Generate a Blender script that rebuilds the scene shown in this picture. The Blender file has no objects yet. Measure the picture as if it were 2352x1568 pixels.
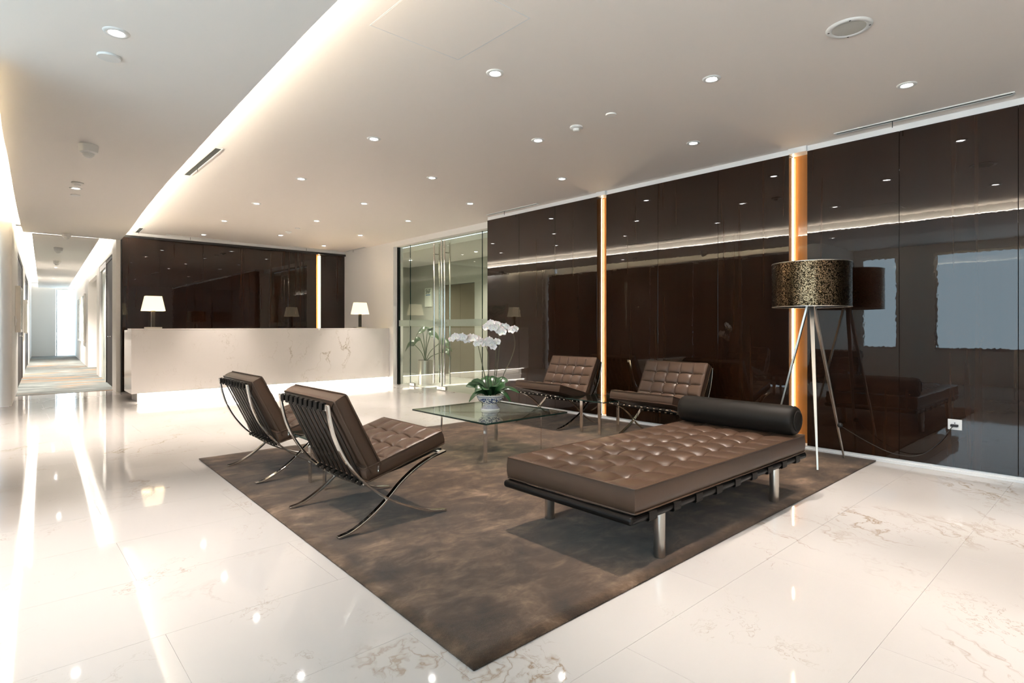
import bpy, math, random
from mathutils import Vector, Matrix
R = math.radians
random.seed(7)
scene = bpy.context.scene
COL = scene.collection

# ------------------------------------------------------------------ camera, world, exposure
cam_d = bpy.data.cameras.new('camera')
cam = bpy.data.objects.new('camera', cam_d); COL.objects.link(cam)
cam.location = (0, 0, 1.2)
cam.rotation_euler = (R(90), 0, R(-42.07))
cam_d.sensor_width = 36.0
cam_d.lens = 36.0 * 1303 / 2352
cam_d.shift_y = -34 / 2352
cam_d.clip_start = 0.05
scene.camera = cam

world = bpy.data.worlds.new('world'); scene.world = world
world.use_nodes = True
bg = world.node_tree.nodes['Background']
bg.inputs[0].default_value = (0.70, 0.86, 1.0, 1)
bg.inputs[1].default_value = 5.0

scene.view_settings.view_transform = 'Standard'
scene.view_settings.look = 'None'
scene.view_settings.gamma = 1
scene.view_settings.exposure = 0.62
scene.view_settings.use_curve_mapping = False

SPOT_W = 310.0        # each ceiling downlight
COVE_E = 32.0        # cove strips
WARM = (1.0, 0.885, 0.79)

# daylight entering through the real window openings: portals only guide the sky light
def portal(name, loc, rot, sx, sy):
    l = bpy.data.lights.new(name, 'AREA'); l.shape = 'RECTANGLE'; l.size = sx; l.size_y = sy
    l.cycles.is_portal = True
    o = bpy.data.objects.new(name, l); COL.objects.link(o)
    o.location = loc; o.rotation_euler = rot
portal('window_portal', (-3.18, -0.35, 1.75), (0, R(-90), 0), 2.2, 6.7)
portal('window_portal', (-3.18, 3.96, 1.75), (0, R(-90), 0), 2.2, 0.8)
portal('window_portal', (2.03, 29.45, 1.35), (R(-90), 0, 0), 0.8, 2.6)

# ------------------------------------------------------------------ materials
MAT = {}
class N:
    def __init__(s, name):
        m = bpy.data.materials.new(name); m.use_nodes = True
        s.m = m; s.t = m.node_tree; s.n = s.t.nodes; s.b = s.n['Principled BSDF']; s.out = s.n['Material Output']
        MAT[name] = m
    def add(s, ty, **kw):
        n = s.n.new(ty)
        for k, v in kw.items():
            if k.startswith('i_'):
                key = k[2:]
                key = int(key) if key.isdigit() else key.replace('_', ' ')
                n.inputs[key].default_value = v
            else: setattr(n, k, v)
        return n
    def l(s, a, b): s.t.links.new(a, b)
    def set(s, **kw):
        for k, v in kw.items(): s.b.inputs[k.replace('_', ' ')].default_value = v
        return s
    def ramp(s, fac, stops):
        r = s.n.new('ShaderNodeValToRGB'); s.l(fac, r.inputs[0])
        e = r.color_ramp.elements
        while len(e) < len(stops): e.new(0.5)
        for q, (p, c) in zip(e, stops):
            q.position = p; q.color = (c, c, c, 1) if not hasattr(c, '__len__') else (*c, 1)
        return r
    def noise(s, vec, scale, detail=4, rough=0.5, dist=0.0):
        n = s.add('ShaderNodeTexNoise'); n.inputs['Scale'].default_value = scale
        n.inputs['Detail'].default_value = detail; n.inputs['Roughness'].default_value = rough
        n.inputs['Distortion'].default_value = dist
        if vec is not None: s.l(vec, n.inputs['Vector'])
        return n
    def mapping(s, vec, scale=(1, 1, 1), rot=(0, 0, 0), loc=(0, 0, 0)):
        m = s.add('ShaderNodeMapping'); m.inputs['Scale'].default_value = scale
        m.inputs['Rotation'].default_value = rot; m.inputs['Location'].default_value = loc
        s.l(vec, m.inputs['Vector']); return m.outputs[0]
    def pos(s): return s.add('ShaderNodeNewGeometry').outputs['Position']
    def obj(s): return s.add('ShaderNodeTexCoord').outputs['Object']
    def uv(s): return s.add('ShaderNodeTexCoord').outputs['UV']
    def mix(s, fac, a, b):
        m = s.add('ShaderNodeMix', data_type='RGBA')
        if hasattr(fac, 'links'): s.l(fac, m.inputs['Factor'])
        else: m.inputs['Factor'].default_value = fac
        for v, k in ((a, 6), (b, 7)):
            if hasattr(v, 'links'): s.l(v, m.inputs[k])
            else: m.inputs[k].default_value = (*v, 1)
        return m.outputs[2]
    def bump(s, h, dist, strength=1.0):
        b = s.add('ShaderNodeBump'); b.inputs['Distance'].default_value = dist
        b.inputs['Strength'].default_value = strength
        s.l(h, b.inputs['Height']); s.l(b.outputs[0], s.b.inputs['Normal']); return b
    def math(s, op, a, b=None):
        m = s.add('ShaderNodeMath', operation=op)
        for i, v in enumerate((a, b)):
            if v is None: continue
            if hasattr(v, 'links'): s.l(v, m.inputs[i])
            else: m.inputs[i].default_value = v
        return m.outputs[0]

def plain(name, col, rough=0.5, metal=0.0, **kw):
    n = N(name); n.set(Base_Color=(*col, 1), Roughness=rough, Metallic=metal, **kw); return n.m
def emit(name, col, strength, base=(0.8, 0.8, 0.8)):
    n = N(name); n.set(Base_Color=(*base, 1), Roughness=0.4)
    n.b.inputs['Emission Color'].default_value = (*col, 1); n.b.inputs['Emission Strength'].default_value = strength
    return n.m

plain('white_paint', (0.80, 0.78, 0.75), 0.6)
plain('ceiling_paint', (0.90, 0.84, 0.785), 0.7)
plain('soffit_paint', (0.90, 0.87, 0.83), 0.7)
plain('white_trim', (0.82, 0.82, 0.82), 0.35)
plain('white_plastic', (0.80, 0.80, 0.78), 0.35)
plain('grey_grille', (0.50, 0.50, 0.46), 0.7)
plain('chrome', (0.80, 0.77, 0.72), 0.07, 1.0)
plain('brushed_steel', (0.62, 0.58, 0.53), 0.28, 1.0)
plain('black', (0.012, 0.012, 0.012), 0.5)
plain('slot_dark', (0.03, 0.035, 0.03), 0.8)
plain('grout', (0.66, 0.61, 0.56), 0.5)
plain('door_dark', (0.010, 0.007, 0.006), 0.55, Specular_IOR_Level=0.25)
plain('bed_wood', (0.005, 0.004, 0.0035), 0.3, Specular_IOR_Level=0.2)
plain('aluminium', (0.70, 0.68, 0.65), 0.35, 1.0)
plain('lift_door', (0.20, 0.18, 0.13), 0.4, 0.4)
plain('sign_plate', (0.58, 0.62, 0.54), 0.4)
plain('sign_ink', (0.03, 0.05, 0.04), 0.5)
plain('sign_blue', (0.05, 0.17, 0.35), 0.5)
plain('stem', (0.045, 0.05, 0.02), 0.45)
plain('lip_yellow', (0.75, 0.62, 0.22), 0.5)
plain('pebble', (0.62, 0.54, 0.42), 0.45)
plain('soil', (0.05, 0.035, 0.025), 0.9)
plain('frame_wood', (0.74, 0.71, 0.66), 0.45)
plain('lamp_stem', (0.10, 0.085, 0.07), 0.2, 0.9)
plain('smoked_glass', (0.03, 0.022, 0.018), 0.03)
emit('downlight_lens', (1.0, 0.97, 0.95), 40)
emit('cove_strip', (1.0, 0.92, 0.79), COVE_E)
emit('cove_strip_warm', (1.0, 0.88, 0.62), COVE_E*1.5)
emit('slot_led', (1.0, 0.80, 0.52), 20.0)
emit('counter_led', (1.0, 0.92, 0.80), 40.0)
emit('corridor_cove', (1.0, 0.98, 0.93), 55.0)

# lamp shade: translucent fabric with a bulb inside
n = N('shade_fabric'); n.set(Base_Color=(0.85, 0.78, 0.60, 1), Roughness=0.8)
n.b.inputs['Emission Color'].default_value = (1.0, 0.85, 0.55, 1); n.b.inputs['Emission Strength'].default_value = 0.75

# marble, floor and counter
def marble(name, base, vein, rough, sc, rot, warm=None):
    n = N(name); p = n.mapping(n.pos(), (sc, sc, sc), rot)
    warp = n.noise(p, 1.3, 5, 0.6)
    vm = n.add('ShaderNodeVectorMath', operation='MULTIPLY_ADD')
    n.l(warp.outputs['Color'], vm.inputs[0]); vm.inputs[1].default_value = (0.9, 0.9, 0.9); n.l(p, vm.inputs[2])
    st = n.mapping(vm.outputs[0], (0.55, 1.6, 1.0))
    a = n.noise(st, 0.9, 7, 0.55)
    d = n.math('ABSOLUTE', n.math('SUBTRACT', a.outputs[0], 0.5))
    line = n.ramp(d, [(0.0, 0.9), (0.004, 0.40), (0.013, 0.0)])
    mask = n.ramp(n.noise(p, 0.8, 3, 0.5).outputs[0], [(0.50, 0.0), (0.64, 1.0)])
    v1 = n.math('MULTIPLY', line.outputs[0], mask.outputs[0])
    a2 = n.noise(st, 2.6, 6, 0.6)
    d2 = n.math('ABSOLUTE', n.math('SUBTRACT', a2.outputs[0], 0.5))
    line2 = n.ramp(d2, [(0.0, 0.55), (0.006, 0.0)])
    mask2 = n.ramp(n.noise(p, 1.7, 2, 0.5).outputs[0], [(0.52, 0.0), (0.66, 1.0)])
    v = n.math('MAXIMUM', v1, n.math('MULTIPLY', line2.outputs[0], mask2.outputs[0]))
    cloud = n.ramp(n.noise(p, 0.6, 4).outputs[0], [(0.3, tuple(c * 0.95 for c in base)), (0.7, base)])
    n.l(n.mix(v, cloud.outputs[0], vein), n.b.inputs['Base Color'])
    n.set(Roughness=rough, IOR=1.5)
    return n.m
marble('floor_marble', (0.50, 0.478, 0.462), (0.25, 0.18, 0.11), 0.05, 1.0, (0, 0, R(-50)))
marble('counter_marble', (0.74, 0.70, 0.665), (0.33, 0.27, 0.18), 0.10, 1.5, (R(65), R(10), R(70)))
marble('lobby_marble', (0.40, 0.41, 0.36), (0.30, 0.28, 0.22), 0.25, 0.9, (R(80), R(20), 0))

# lacquered veneer: brown vertical grain under a slightly wavy clear coat
def lacquer(name, c0, c1, c2, axis, rough=0.35, wav=1.0):
    n = N(name); p = n.pos()
    sc = (22, 22, 0.5)
    g = n.noise(n.mapping(p, (14, 14, 0.35)), 1.0, 4, 0.55, 0.3)
    g2 = n.noise(n.mapping(p, (3.0, 3.0, 0.12)), 1.0, 3)
    k = n.math('ADD', n.math('MULTIPLY', g.outputs[0], 0.55), n.math('MULTIPLY', g2.outputs[0], 0.45))
    n.l(n.ramp(k, [(0.34, c0), (0.50, c1), (0.70, c2)]).outputs[0], n.b.inputs['Base Color'])
    n.set(Roughness=rough, IOR=1.5, Coat_Weight=1.0, Coat_Roughness=0.012, Coat_IOR=1.47, Specular_IOR_Level=0.05)
    w = n.noise(n.mapping(p, (10, 10, 5.5)), 1.0, 3, 0.6)
    b = n.add('ShaderNodeBump'); b.inputs['Distance'].default_value = 0.00016 * wav; b.inputs['Strength'].default_value = 1.0
    n.l(w.outputs[0], b.inputs['Height']); n.l(b.outputs[0], n.b.inputs['Coat Normal'])
    return n.m
lacquer('dark_veneer', (0.0075, 0.0027, 0.0010), (0.0135, 0.0048, 0.0016), (0.022, 0.0082, 0.0026), 0)
lacquer('warm_veneer', (0.26, 0.095, 0.022), (0.36, 0.14, 0.035), (0.46, 0.20, 0.06), 0, 0.35, 0.5)

# leather
def leather(name, col, rough, spec=0.33):
    n = N(name); p = n.obj()
    v = n.add('ShaderNodeTexVoronoi', i_Scale=320.0); n.l(p, v.inputs['Vector'])
    w = n.noise(p, 9, 4, 0.6, 1.2)
    h = n.math('ADD', n.math('MULTIPLY', v.outputs['Distance'], 0.25), n.math('MULTIPLY', w.outputs[0], 0.9))
    n.bump(h, 0.0016, 0.55)
    n.l(n.mix(n.noise(p, 3, 3).outputs[0], tuple(c * 0.82 for c in col), tuple(c * 1.15 for c in col)), n.b.inputs['Base Color'])
    n.set(Roughness=rough, IOR=1.5, Specular_IOR_Level=spec)
    return n.m
leather('brown_leather', (0.066, 0.038, 0.024), 0.36)
leather('strap_leather', (0.010, 0.0075, 0.006), 0.5, 0.15)
leather('bolster_leather', (0.010, 0.0082, 0.0064), 0.5, 0.16)

# rug
n = N('rug_pile'); p = n.pos()
a = n.noise(p, 2.2, 6, 0.65, 0.8); b = n.noise(n.mapping(p, (1, 1.7, 1), (0, 0, R(20))), 4.5, 7, 0.72, 0.4)
k = n.math('ADD', n.math('MULTIPLY', a.outputs[0], 0.5), n.math('MULTIPLY', b.outputs[0], 0.5))
n.l(n.ramp(k, [(0.38, (0.026, 0.0155, 0.009)), (0.49, (0.060, 0.036, 0.021)), (0.57, (0.12, 0.076, 0.047)), (0.68, (0.25, 0.172, 0.12))]).outputs[0], n.b.inputs['Base Color'])
f = n.noise(p, 420, 2); n.bump(f.outputs[0], 0.004, 0.7)
n.set(Roughness=0.85, Sheen_Weight=0.2, Sheen_Roughness=0.4, Specular_IOR_Level=0.2)

# corridor carpet: cross stripes
n = N('corridor_carpet'); p = n.pos()
a = n.noise(n.mapping(p, (1.3, 7.0, 1)), 1.0, 4, 0.7)
b = n.noise(n.mapping(p, (0.7, 2.2, 1), (0, 0, 0), (5, 3, 0)), 1.0, 2)
c = n.ramp(a.outputs[0], [(0.36, (0.05, 0.062, 0.062)), (0.52, (0.13, 0.15, 0.145)), (0.68, (0.28, 0.30, 0.29))])
n.l(n.mix(n.ramp(b.outputs[0], [(0.54, 0.0), (0.64, 0.75)]).outputs[0], c.outputs[0], (0.25, 0.13, 0.05)), n.b.inputs['Base Color'])
n.set(Roughness=0.95)

# thin clear glass: tinted transmission plus Fresnel reflection
def glass(name, tint, refl=1.0, frost=0.0):
    n = N(name); n.n.remove(n.b)
    t = n.add('ShaderNodeBsdfTransparent'); t.inputs[0].default_value = (*tint, 1)
    g = n.add('ShaderNodeBsdfGlossy'); g.inputs['Roughness'].default_value = 0.0
    g.inputs[0].default_value = (refl, refl, refl, 1)
    lw = n.add('ShaderNodeLayerWeight'); lw.inputs[0].default_value = 0.5
    k = n.math('ADD', n.math('MULTIPLY', n.math('POWER', lw.outputs['Facing'], 5.0), 0.96), 0.045)
    mx = n.add('ShaderNodeMixShader'); n.l(k, mx.inputs[0]); n.l(t.outputs[0], mx.inputs[1]); n.l(g.outputs[0], mx.inputs[2])
    last = mx.outputs[0]
    if frost:
        d = n.add('ShaderNodeBsdfDiffuse'); d.inputs[0].default_value = (0.72, 0.78, 0.70, 1)
        m2 = n.add('ShaderNodeMixShader'); m2.inputs[0].default_value = frost
        n.l(last, m2.inputs[1]); n.l(d.outputs[0], m2.inputs[2]); last = m2.outputs[0]
    n.l(last, n.out.inputs[0]); return n.m
glass('door_glass', (0.91, 0.94, 0.90))
glass('table_glass', (0.86, 0.93, 0.89))
glass('window_glass', (0.92, 0.96, 0.96))
glass('frosted_band', (0.8, 0.85, 0.8), 0.8, 0.32)
plain('glass_edge', (0.006, 0.028, 0.022), 0.08)

# blue and white porcelain
n = N('porcelain'); p = n.obj()
v = n.noise(p, 38, 3, 0.6, 1.5)
sp = n.add('ShaderNodeSeparateXYZ'); n.l(p, sp.inputs[0])
band = n.ramp(sp.outputs[2], [(0.0, 0.0), (0.058, 0.0), (0.060, 1.0), (0.118, 1.0), (0.120, 0.0)])
pat = n.math('MULTIPLY', n.ramp(v.outputs[0], [(0.47, 0.0), (0.50, 1.0)]).outputs[0], band.outputs[0])
rim = n.ramp(sp.outputs[2], [(0.0, 0.0), (0.012, 0.0), (0.013, 0.72), (0.052, 0.72), (0.053, 0.0), (0.124, 0.0), (0.125, 0.8), (0.136, 0.8), (0.137, 0.0)])
foot = n.noise(p, 190, 2); footm = n.math('MULTIPLY', rim.outputs[0], n.ramp(foot.outputs[0], [(0.35, 0.45), (0.6, 1.0)]).outputs[0])
blue = n.mix(n.noise(p, 30, 2).outputs[0], (0.008, 0.018, 0.075), (0.02, 0.06, 0.20))
n.l(n.mix(n.math('MAXIMUM', pat, footm), (0.74, 0.74, 0.70), blue), n.b.inputs['Base Color'])
n.set(Roughness=0.12, Coat_Weight=0.4)

def leafmat(name, c0, c1, rough):
    n = N(name); p = n.obj()
    n.l(n.mix(n.noise(p, 14, 3).outputs[0], c0, c1), n.b.inputs['Base Color']); n.set(Roughness=rough)
leafmat('orchid_leaf', (0.006, 0.030, 0.008), (0.014, 0.062, 0.014), 0.3)
leafmat('palm_leaf', (0.03, 0.075, 0.025), (0.05, 0.11, 0.035), 0.4)
n = N('petal'); p = n.obj()
n.l(n.mix(n.ramp(n.noise(p, 26, 2).outputs[0], [(0.42, 0.0), (0.7, 1.0)]).outputs[0], (0.88, 0.85, 0.80), (0.80, 0.66, 0.68)), n.b.inputs['Base Color'])
n.set(Roughness=0.55, Subsurface_Weight=0.2, Subsurface_Radius=(0.02, 0.012, 0.01))
# pierced bronze drum shade
n = N('bronze_mesh'); p = n.uv()
sn = n.add('ShaderNodeVectorMath', operation='SNAP'); n.l(p, sn.inputs[0]); sn.inputs[1].default_value = (0.0062, 0.0062, 1)
wn = n.add('ShaderNodeTexWhiteNoise', noise_dimensions='2D'); n.l(sn.outputs[0], wn.inputs['Vector'])
kk = n.ramp(wn.outputs['Value'], [(0.49, 0.0), (0.51, 1.0)])
n.l(n.mix(kk.outputs[0], (0.020, 0.013, 0.007), (0.17, 0.115, 0.065)), n.b.inputs['Base Color'])
n.l(n.ramp(kk.outputs[0], [(0.0, 0.30), (1.0, 0.24)]).outputs[0], n.b.inputs['Roughness'])
n.set(Metallic=1.0); n.bump(kk.outputs[0], 0.0006, 0.5)
# pictures
n = N('abstract_print'); p = n.pos()
n.l(n.ramp(n.noise(n.mapping(p, (1, 1.2, 3)), 1.2, 5, 0.7, 2).outputs[0], [(0.3, (0.10, 0.13, 0.14)), (0.5, (0.42, 0.48, 0.46)), (0.7, (0.75, 0.75, 0.70))]).outputs[0], n.b.inputs['Base Color'])

# ------------------------------------------------------------------ mesh helpers
class MB:
    def __init__(s): s.v = []; s.f = []; s.mi = []; s.uvs = None
    def quad(s, a, b, c, d, m=0):
        i = len(s.v); s.v += [tuple(a), tuple(b), tuple(c), tuple(d)]; s.f.append((i, i+1, i+2, i+3)); s.mi.append(m); return s
    def box(s, x0, x1, y0, y1, z0, z1, m=0, M=None):
        i = len(s.v)
        P = [(x0,y0,z0),(x1,y0,z0),(x1,y1,z0),(x0,y1,z0),(x0,y0,z1),(x1,y0,z1),(x1,y1,z1),(x0,y1,z1)]
        if M is not None: P = [tuple(M @ Vector(p)) for p in P]
        s.v += P
        for f in ((0,3,2,1),(4,5,6,7),(0,1,5,4),(1,2,6,5),(2,3,7,6),(3,0,4,7)):
            s.f.append(tuple(i + q for q in f)); s.mi.append(m)
        return s
    def lathe(s, prof, n=24, m=0, c=(0,0,0), cap0=False, cap1=False, M=None):
        i0 = len(s.v)
        for r, z in prof:
            for k in range(n):
                a = 2*math.pi*k/n; p = Vector((c[0]+r*math.cos(a), c[1]+r*math.sin(a), c[2]+z))
                s.v.append(tuple(M @ p) if M is not None else tuple(p))
        for j in range(len(prof)-1):
            for k in range(n):
                a = i0+j*n+k; b = i0+j*n+(k+1) % n
                s.f.append((a, b, b+n, a+n)); s.mi.append(m)
        if cap0: s.f.append(tuple(i0+k for k in reversed(range(n)))); s.mi.append(m)
        if cap1: s.f.append(tuple(i0+(len(prof)-1)*n+k for k in range(n))); s.mi.append(m)
        return s
    def tube(s, pts, rad, n=8, m=0, caps=True):
        pts = [Vector(p) for p in pts]; rr = rad if hasattr(rad, '__len__') else [rad]*len(pts)
        i0 = len(s.v); up = None
        for j, p in enumerate(pts):
            t = (pts[min(j+1, len(pts)-1)] - pts[max(j-1, 0)]).normalized()
            if up is None:
                up = Vector((0,0,1)) if abs(t.z) < 0.9 else Vector((1,0,0))
            a = t.cross(up)
            a = a.normalized() if a.length > 1e-5 else t.orthogonal().normalized()
            b = a.cross(t).normalized(); up = b
            for k in range(n):
                q = 2*math.pi*k/n; s.v.append(tuple(p + rr[j]*(a*math.cos(q) + b*math.sin(q))))
        for j in range(len(pts)-1):
            for k in range(n):
                a = i0+j*n+k; b = i0+j*n+(k+1) % n
                s.f.append((a, b, b+n, a+n)); s.mi.append(m)
        if caps:
            s.f.append(tuple(i0+k for k in reversed(range(n)))); s.mi.append(m)
            s.f.append(tuple(i0+(len(pts)-1)*n+k for k in range(n))); s.mi.append(m)
        return s
    def ribbon(s, path, y0, y1, th, m=0, taper=None):
        """flat strip: path in x-z, from y0 to y1, thickness th"""
        P = [Vector((a, b)) for a, b in path]; i0 = len(s.v); n = len(P)
        for j, p in enumerate(P):
            t = (P[min(j+1, n-1)] - P[max(j-1, 0)]).normalized(); nn = Vector((-t.y, t.x))
            w = th * (taper[j] if taper else 1)
            a = p + nn*w/2; b = p - nn*w/2
            s.v += [(a.x, y0, a.y), (a.x, y1, a.y), (b.x, y1, b.y), (b.x, y0, b.y)]
        for j in range(n-1):
            for k in range(4):
                a = i0+4*j+k; b = i0+4*j+(k+1) % 4
                s.f.append((a, b, b+4, a+4)); s.mi.append(m)
        s.f.append((i0+3, i0+2, i0+1, i0)); s.mi.append(m)
        e = i0+4*(n-1); s.f.append((e, e+1, e+2, e+3)); s.mi.append(m)
        return s
    def mesh(s, name, mats, smooth=0):
        me = bpy.data.meshes.new(name); me.from_pydata(s.v, [], s.f); 
        for m in ([mats] if isinstance(mats, str) else mats): me.materials.append(MAT[m])
        me.polygons.foreach_set('material_index', s.mi)
        if smooth:
            me.polygons.foreach_set('use_smooth', [True]*len(s.f))
            if smooth < 180: me.set_sharp_from_angle(angle=R(smooth))
        me.update()
        import bmesh
        bm = bmesh.new(); bm.from_mesh(me); bmesh.ops.recalc_face_normals(bm, faces=bm.faces); bm.to_mesh(me); bm.free()
        return me
    def build(s, name, mats, parent=None, smooth=0, bevel=0, seg=2):
        o = link(name, s.mesh(name, mats, smooth), parent)
        if bevel:
            b = o.modifiers.new('bevel', 'BEVEL'); b.width = bevel; b.segments = seg; b.limit_method = 'ANGLE'; b.angle_limit = R(40)
        return o
def link(name, data, parent=None):
    o = bpy.data.objects.new(name, data); COL.objects.link(o)
    if parent is not None: o.parent = parent
    return o
def tag(o, label, cat, group=None, kind=None):
    o['label'] = label; o['category'] = cat
    if group: o['group'] = group
    if kind: o['kind'] = kind
    return o
def struct(o, label, cat): return tag(o, label, cat, None, 'structure')
def empty(name, loc=(0,0,0), rz=0):
    o = bpy.data.objects.new(name, None); COL.objects.link(o); o.empty_display_size = 0.1
    o.location = loc; o.rotation_euler = (0, 0, rz); return o
def copy_tree(o, parent=None):
    c = o.copy(); COL.objects.link(c); c.parent = parent
    for ch in list(o.children): copy_tree(ch, c)
    return c
def spline(pts, n=8):
    P = [Vector(p) for p in pts]; out = []
    for i in range(len(P)-1):
        p0 = P[i-1] if i > 0 else P[i]*2 - P[i+1]; p1 = P[i]; p2 = P[i+1]
        p3 = P[i+2] if i+2 < len(P) else P[i+1]*2 - P[i]
        for k in range(n):
            t = k/n
            out.append(0.5*((2*p1) + (p2-p0)*t + (2*p0-5*p1+4*p2-p3)*t*t + (3*p1-p0-3*p2+p3)*t**3))
    out.append(P[-1]); return out

# ------------------------------------------------------------------ room constants
CZ = 2.96      # main ceiling
SZ = 2.80      # dropped ceiling
XR = 5.82      # right veneer face
YB = 12.65     # reception veneer face
RUGZ = 0.0155

# ------------------------------------------------------------------ floor
fl = MB().box(-3.3, 6.19, -4.1, 13.05, -0.12, -0.0025).build('floor', 'grout')
struct(fl, 'polished cream marble floor of the reception lounge', 'floor')
TX, TY = 1.26, 0.63
tm = MB().box(0, TX-0.0011, 0, TY-0.0011, -0.0025, 0.0).mesh('tile', 'floor_marble')
y = 0.66 - 8*TY
row = 0
while y < 13.04:
    x = -3.3 + (0 if row % 2 == 0 else -0.55)
    while x < 6.18:
        x0 = max(x, -3.3); x1 = min(x+TX-0.0011, 6.19); y0 = max(y, -4.1); y1 = min(y+TY-0.0011, 13.05)
        if x1-x0 > 0.02 and y1-y0 > 0.02:
            if abs(x1-x0-TX+0.0011) < 1e-4 and abs(y1-y0-TY+0.0011) < 1e-4:
                t = link('tile', tm, fl); t.location = (x, y, 0)
            else:
                t = MB().box(x0, x1, y0, y1, -0.0025, 0.0).build('tile', 'floor_marble', fl)
        x += TX
    y += TY; row += 1
lf = MB().box(6.19, 8.1, 4.9, 13.4, -0.12, 0.0).build('floor', 'lobby_marble')
struct(lf, 'beige stone floor of the lift lobby beyond the glass doors', 'floor')
CU = 0.0437
def cx(y, off=0.0): return 0.20 + CU*(y-13.0) + off
cf = MB(); cf.v = [(-0.1,13.0,0.003),(3.0,13.0,0.003),(3.6,30,0.003),(0.6,30,0.003),(-0.1,13.0,-0.1),(3.0,13.0,-0.1),(3.6,30,-0.1),(0.6,30,-0.1)]
cf.f = [(0,1,2,3),(7,6,5,4),(0,4,5,1),(1,5,6,2),(2,6,7,3),(3,7,4,0)]; cf.mi = [0]*6
struct(cf.build('floor', 'corridor_carpet'), 'grey striped carpet of the long corridor', 'carpet')

# ------------------------------------------------------------------ ceilings
ce = MB().box(-3.3, 6.3, -4.1, 13.1, CZ, CZ+0.15).build('ceiling', 'ceiling_paint')
struct(ce, 'white main ceiling with recessed downlights', 'ceiling')
ap = MB().box(1.61, 2.24, 2.34, 3.01, CZ-0.0016, CZ-0.0003).build('access_panel', 'ceiling_paint', ce)
b = MB()
for (x0,x1,y0,y1) in ((1.602,1.608,2.332,3.018),(2.242,2.248,2.332,3.018),(1.608,2.242,2.332,2.338),(1.608,2.242,3.012,3.018)): b.box(x0,x1,y0,y1,CZ-0.0012,CZ)
b.build('panel_frame', 'white_trim', ce)
# dropped ceiling with curved edges
right_edge = spline([(1.20,-4.0,0),(1.215,0,0),(1.23,2.6,0),(1.25,3.5,0),(1.29,4.8,0),(1.34,6.2,0),(1.385,7.4,0),(1.48,9.3,0),(1.59,11.1,0),(1.655,12.64,0)], 6)
left_edge = spline([(-0.06,-4.0,0),(-0.05,2.0,0),(0.0,5.7,0),(0.06,7.3,0),(0.15,9.7,0),(0.24,11.75,0),(0.31,13.0,0)], 6)
def slab(name, edgeR, edgeL, z0, z1, mat):
    n_ = len(edgeR); s = MB(); 
    ys = [e.y for e in edgeR]
    def xl(y):
        for a, c in zip(edgeL, edgeL[1:]):
            if a.y <= y <= c.y: return a.x + (c.x-a.x)*(y-a.y)/(c.y-a.y)
        return edgeL[-1].x if y > edgeL[-1].y else edgeL[0].x
    for e in edgeR: s.v += [(e.x, e.y, z0), (e.x, e.y, z1), (xl(e.y), e.y, z1), (xl(e.y), e.y, z0)]
    for j in range(n_-1):
        for k in range(4):
            a = 4*j+k; c = 4*j+(k+1) % 4; s.f.append((a, c, c+4, a+4)); s.mi.append(0)
    s.f.append((3,2,1,0)); s.mi.append(0); e = 4*(n_-1); s.f.append((e,e+1,e+2,e+3)); s.mi.append(0)
    return s.build(name, mat), xl
so, xl = slab('ceiling', right_edge, left_edge, SZ, SZ+0.02, 'soffit_paint')
struct(so, 'lower ceiling strip with curved edges and hidden cove lighting', 'ceiling')
def strip(edge, dx, dirx):
    s = MB(); 
    for e in edge: s.v += [(e.x+dx, e.y, SZ+0.022), (e.x+dx, e.y, SZ+0.045), (e.x+dx+0.03*dirx, e.y, SZ+0.045), (e.x+dx+0.03*dirx, e.y, SZ+0.022)]
    for j in range(len(edge)-1):
        for k in range(4):
            a = 4*j+k; c = 4*j+(k+1) % 4; s.f.append((a, c, c+4, a+4)); s.mi.append(0)
    return s
cr = strip(right_edge, -0.09, -1).build('cove_light', 'cove_strip'); tag(cr, 'cove light hidden above the right curved edge of the lower ceiling', 'light strip')
cl = strip(left_edge[:-1], 0.07, 1).build('cove_light', 'cove_strip_warm'); tag(cl, 'cove light hidden above the left edge of the lower ceiling', 'light strip')
# fascia closing the middle of the drop so light stays at the edges
sm = MB()
for e0, e1 in zip(right_edge, right_edge[1:]):
    sm.quad((e0.x-0.16, e0.y, SZ+0.02), (e1.x-0.16, e1.y, SZ+0.02), (e1.x-0.16, e1.y, CZ), (e0.x-0.16, e0.y, CZ))
for e0, e1 in zip(left_edge, left_edge[1:]):
    sm.quad((e0.x+0.14, e0.y, SZ+0.02), (e1.x+0.14, e1.y, SZ+0.02), (e1.x+0.14, e1.y, CZ), (e0.x+0.14, e0.y, CZ))
sm.build('fascia', 'white_paint', so)

# ------------------------------------------------------------------ right wall: lacquered veneer panels with lit slots
wr = MB().box(5.955, 6.05, -4.1, 7.02, 0, CZ).build('wall_right', 'white_paint')
struct(wr, 'right wall of glossy dark veneer panels with lit vertical slots', 'wall')
PT = 2.905
def vpan(y0, y1):
    return MB().box(XR, 5.95, y0+0.0015, y1-0.0015, 0.046, PT).build('panel', 'dark_veneer', wr, bevel=0.0012)
for y0, y1 in ((6.29,7.04),(5.54,6.29),(4.78,5.54),(3.85,4.63),(3.09,3.85),(2.34,3.09),(1.41,2.17),(0.63,1.41),(-0.13,0.63),(-1.07,-0.29),(-1.83,-1.07),(-2.59,-1.83),(-3.35,-2.59),(-4.1,-3.35)): vpan(y0, y1)
for y0, y1 in ((4.63,4.78),(2.17,2.34),(-0.29,-0.13)):
    MB().box(5.935, 5.954, y0, y1, 0.046, PT).build('slot_panel', 'warm_veneer', wr)
    MB().box(5.912, 5.920, y1-0.006, y1-0.001, 0.05, PT-0.01).build('slot_light', 'slot_led', wr)
    MB().box(5.80, 5.954, y0, y1, PT, CZ-0.002).build('slot_cap', 'white_trim', wr)
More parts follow.
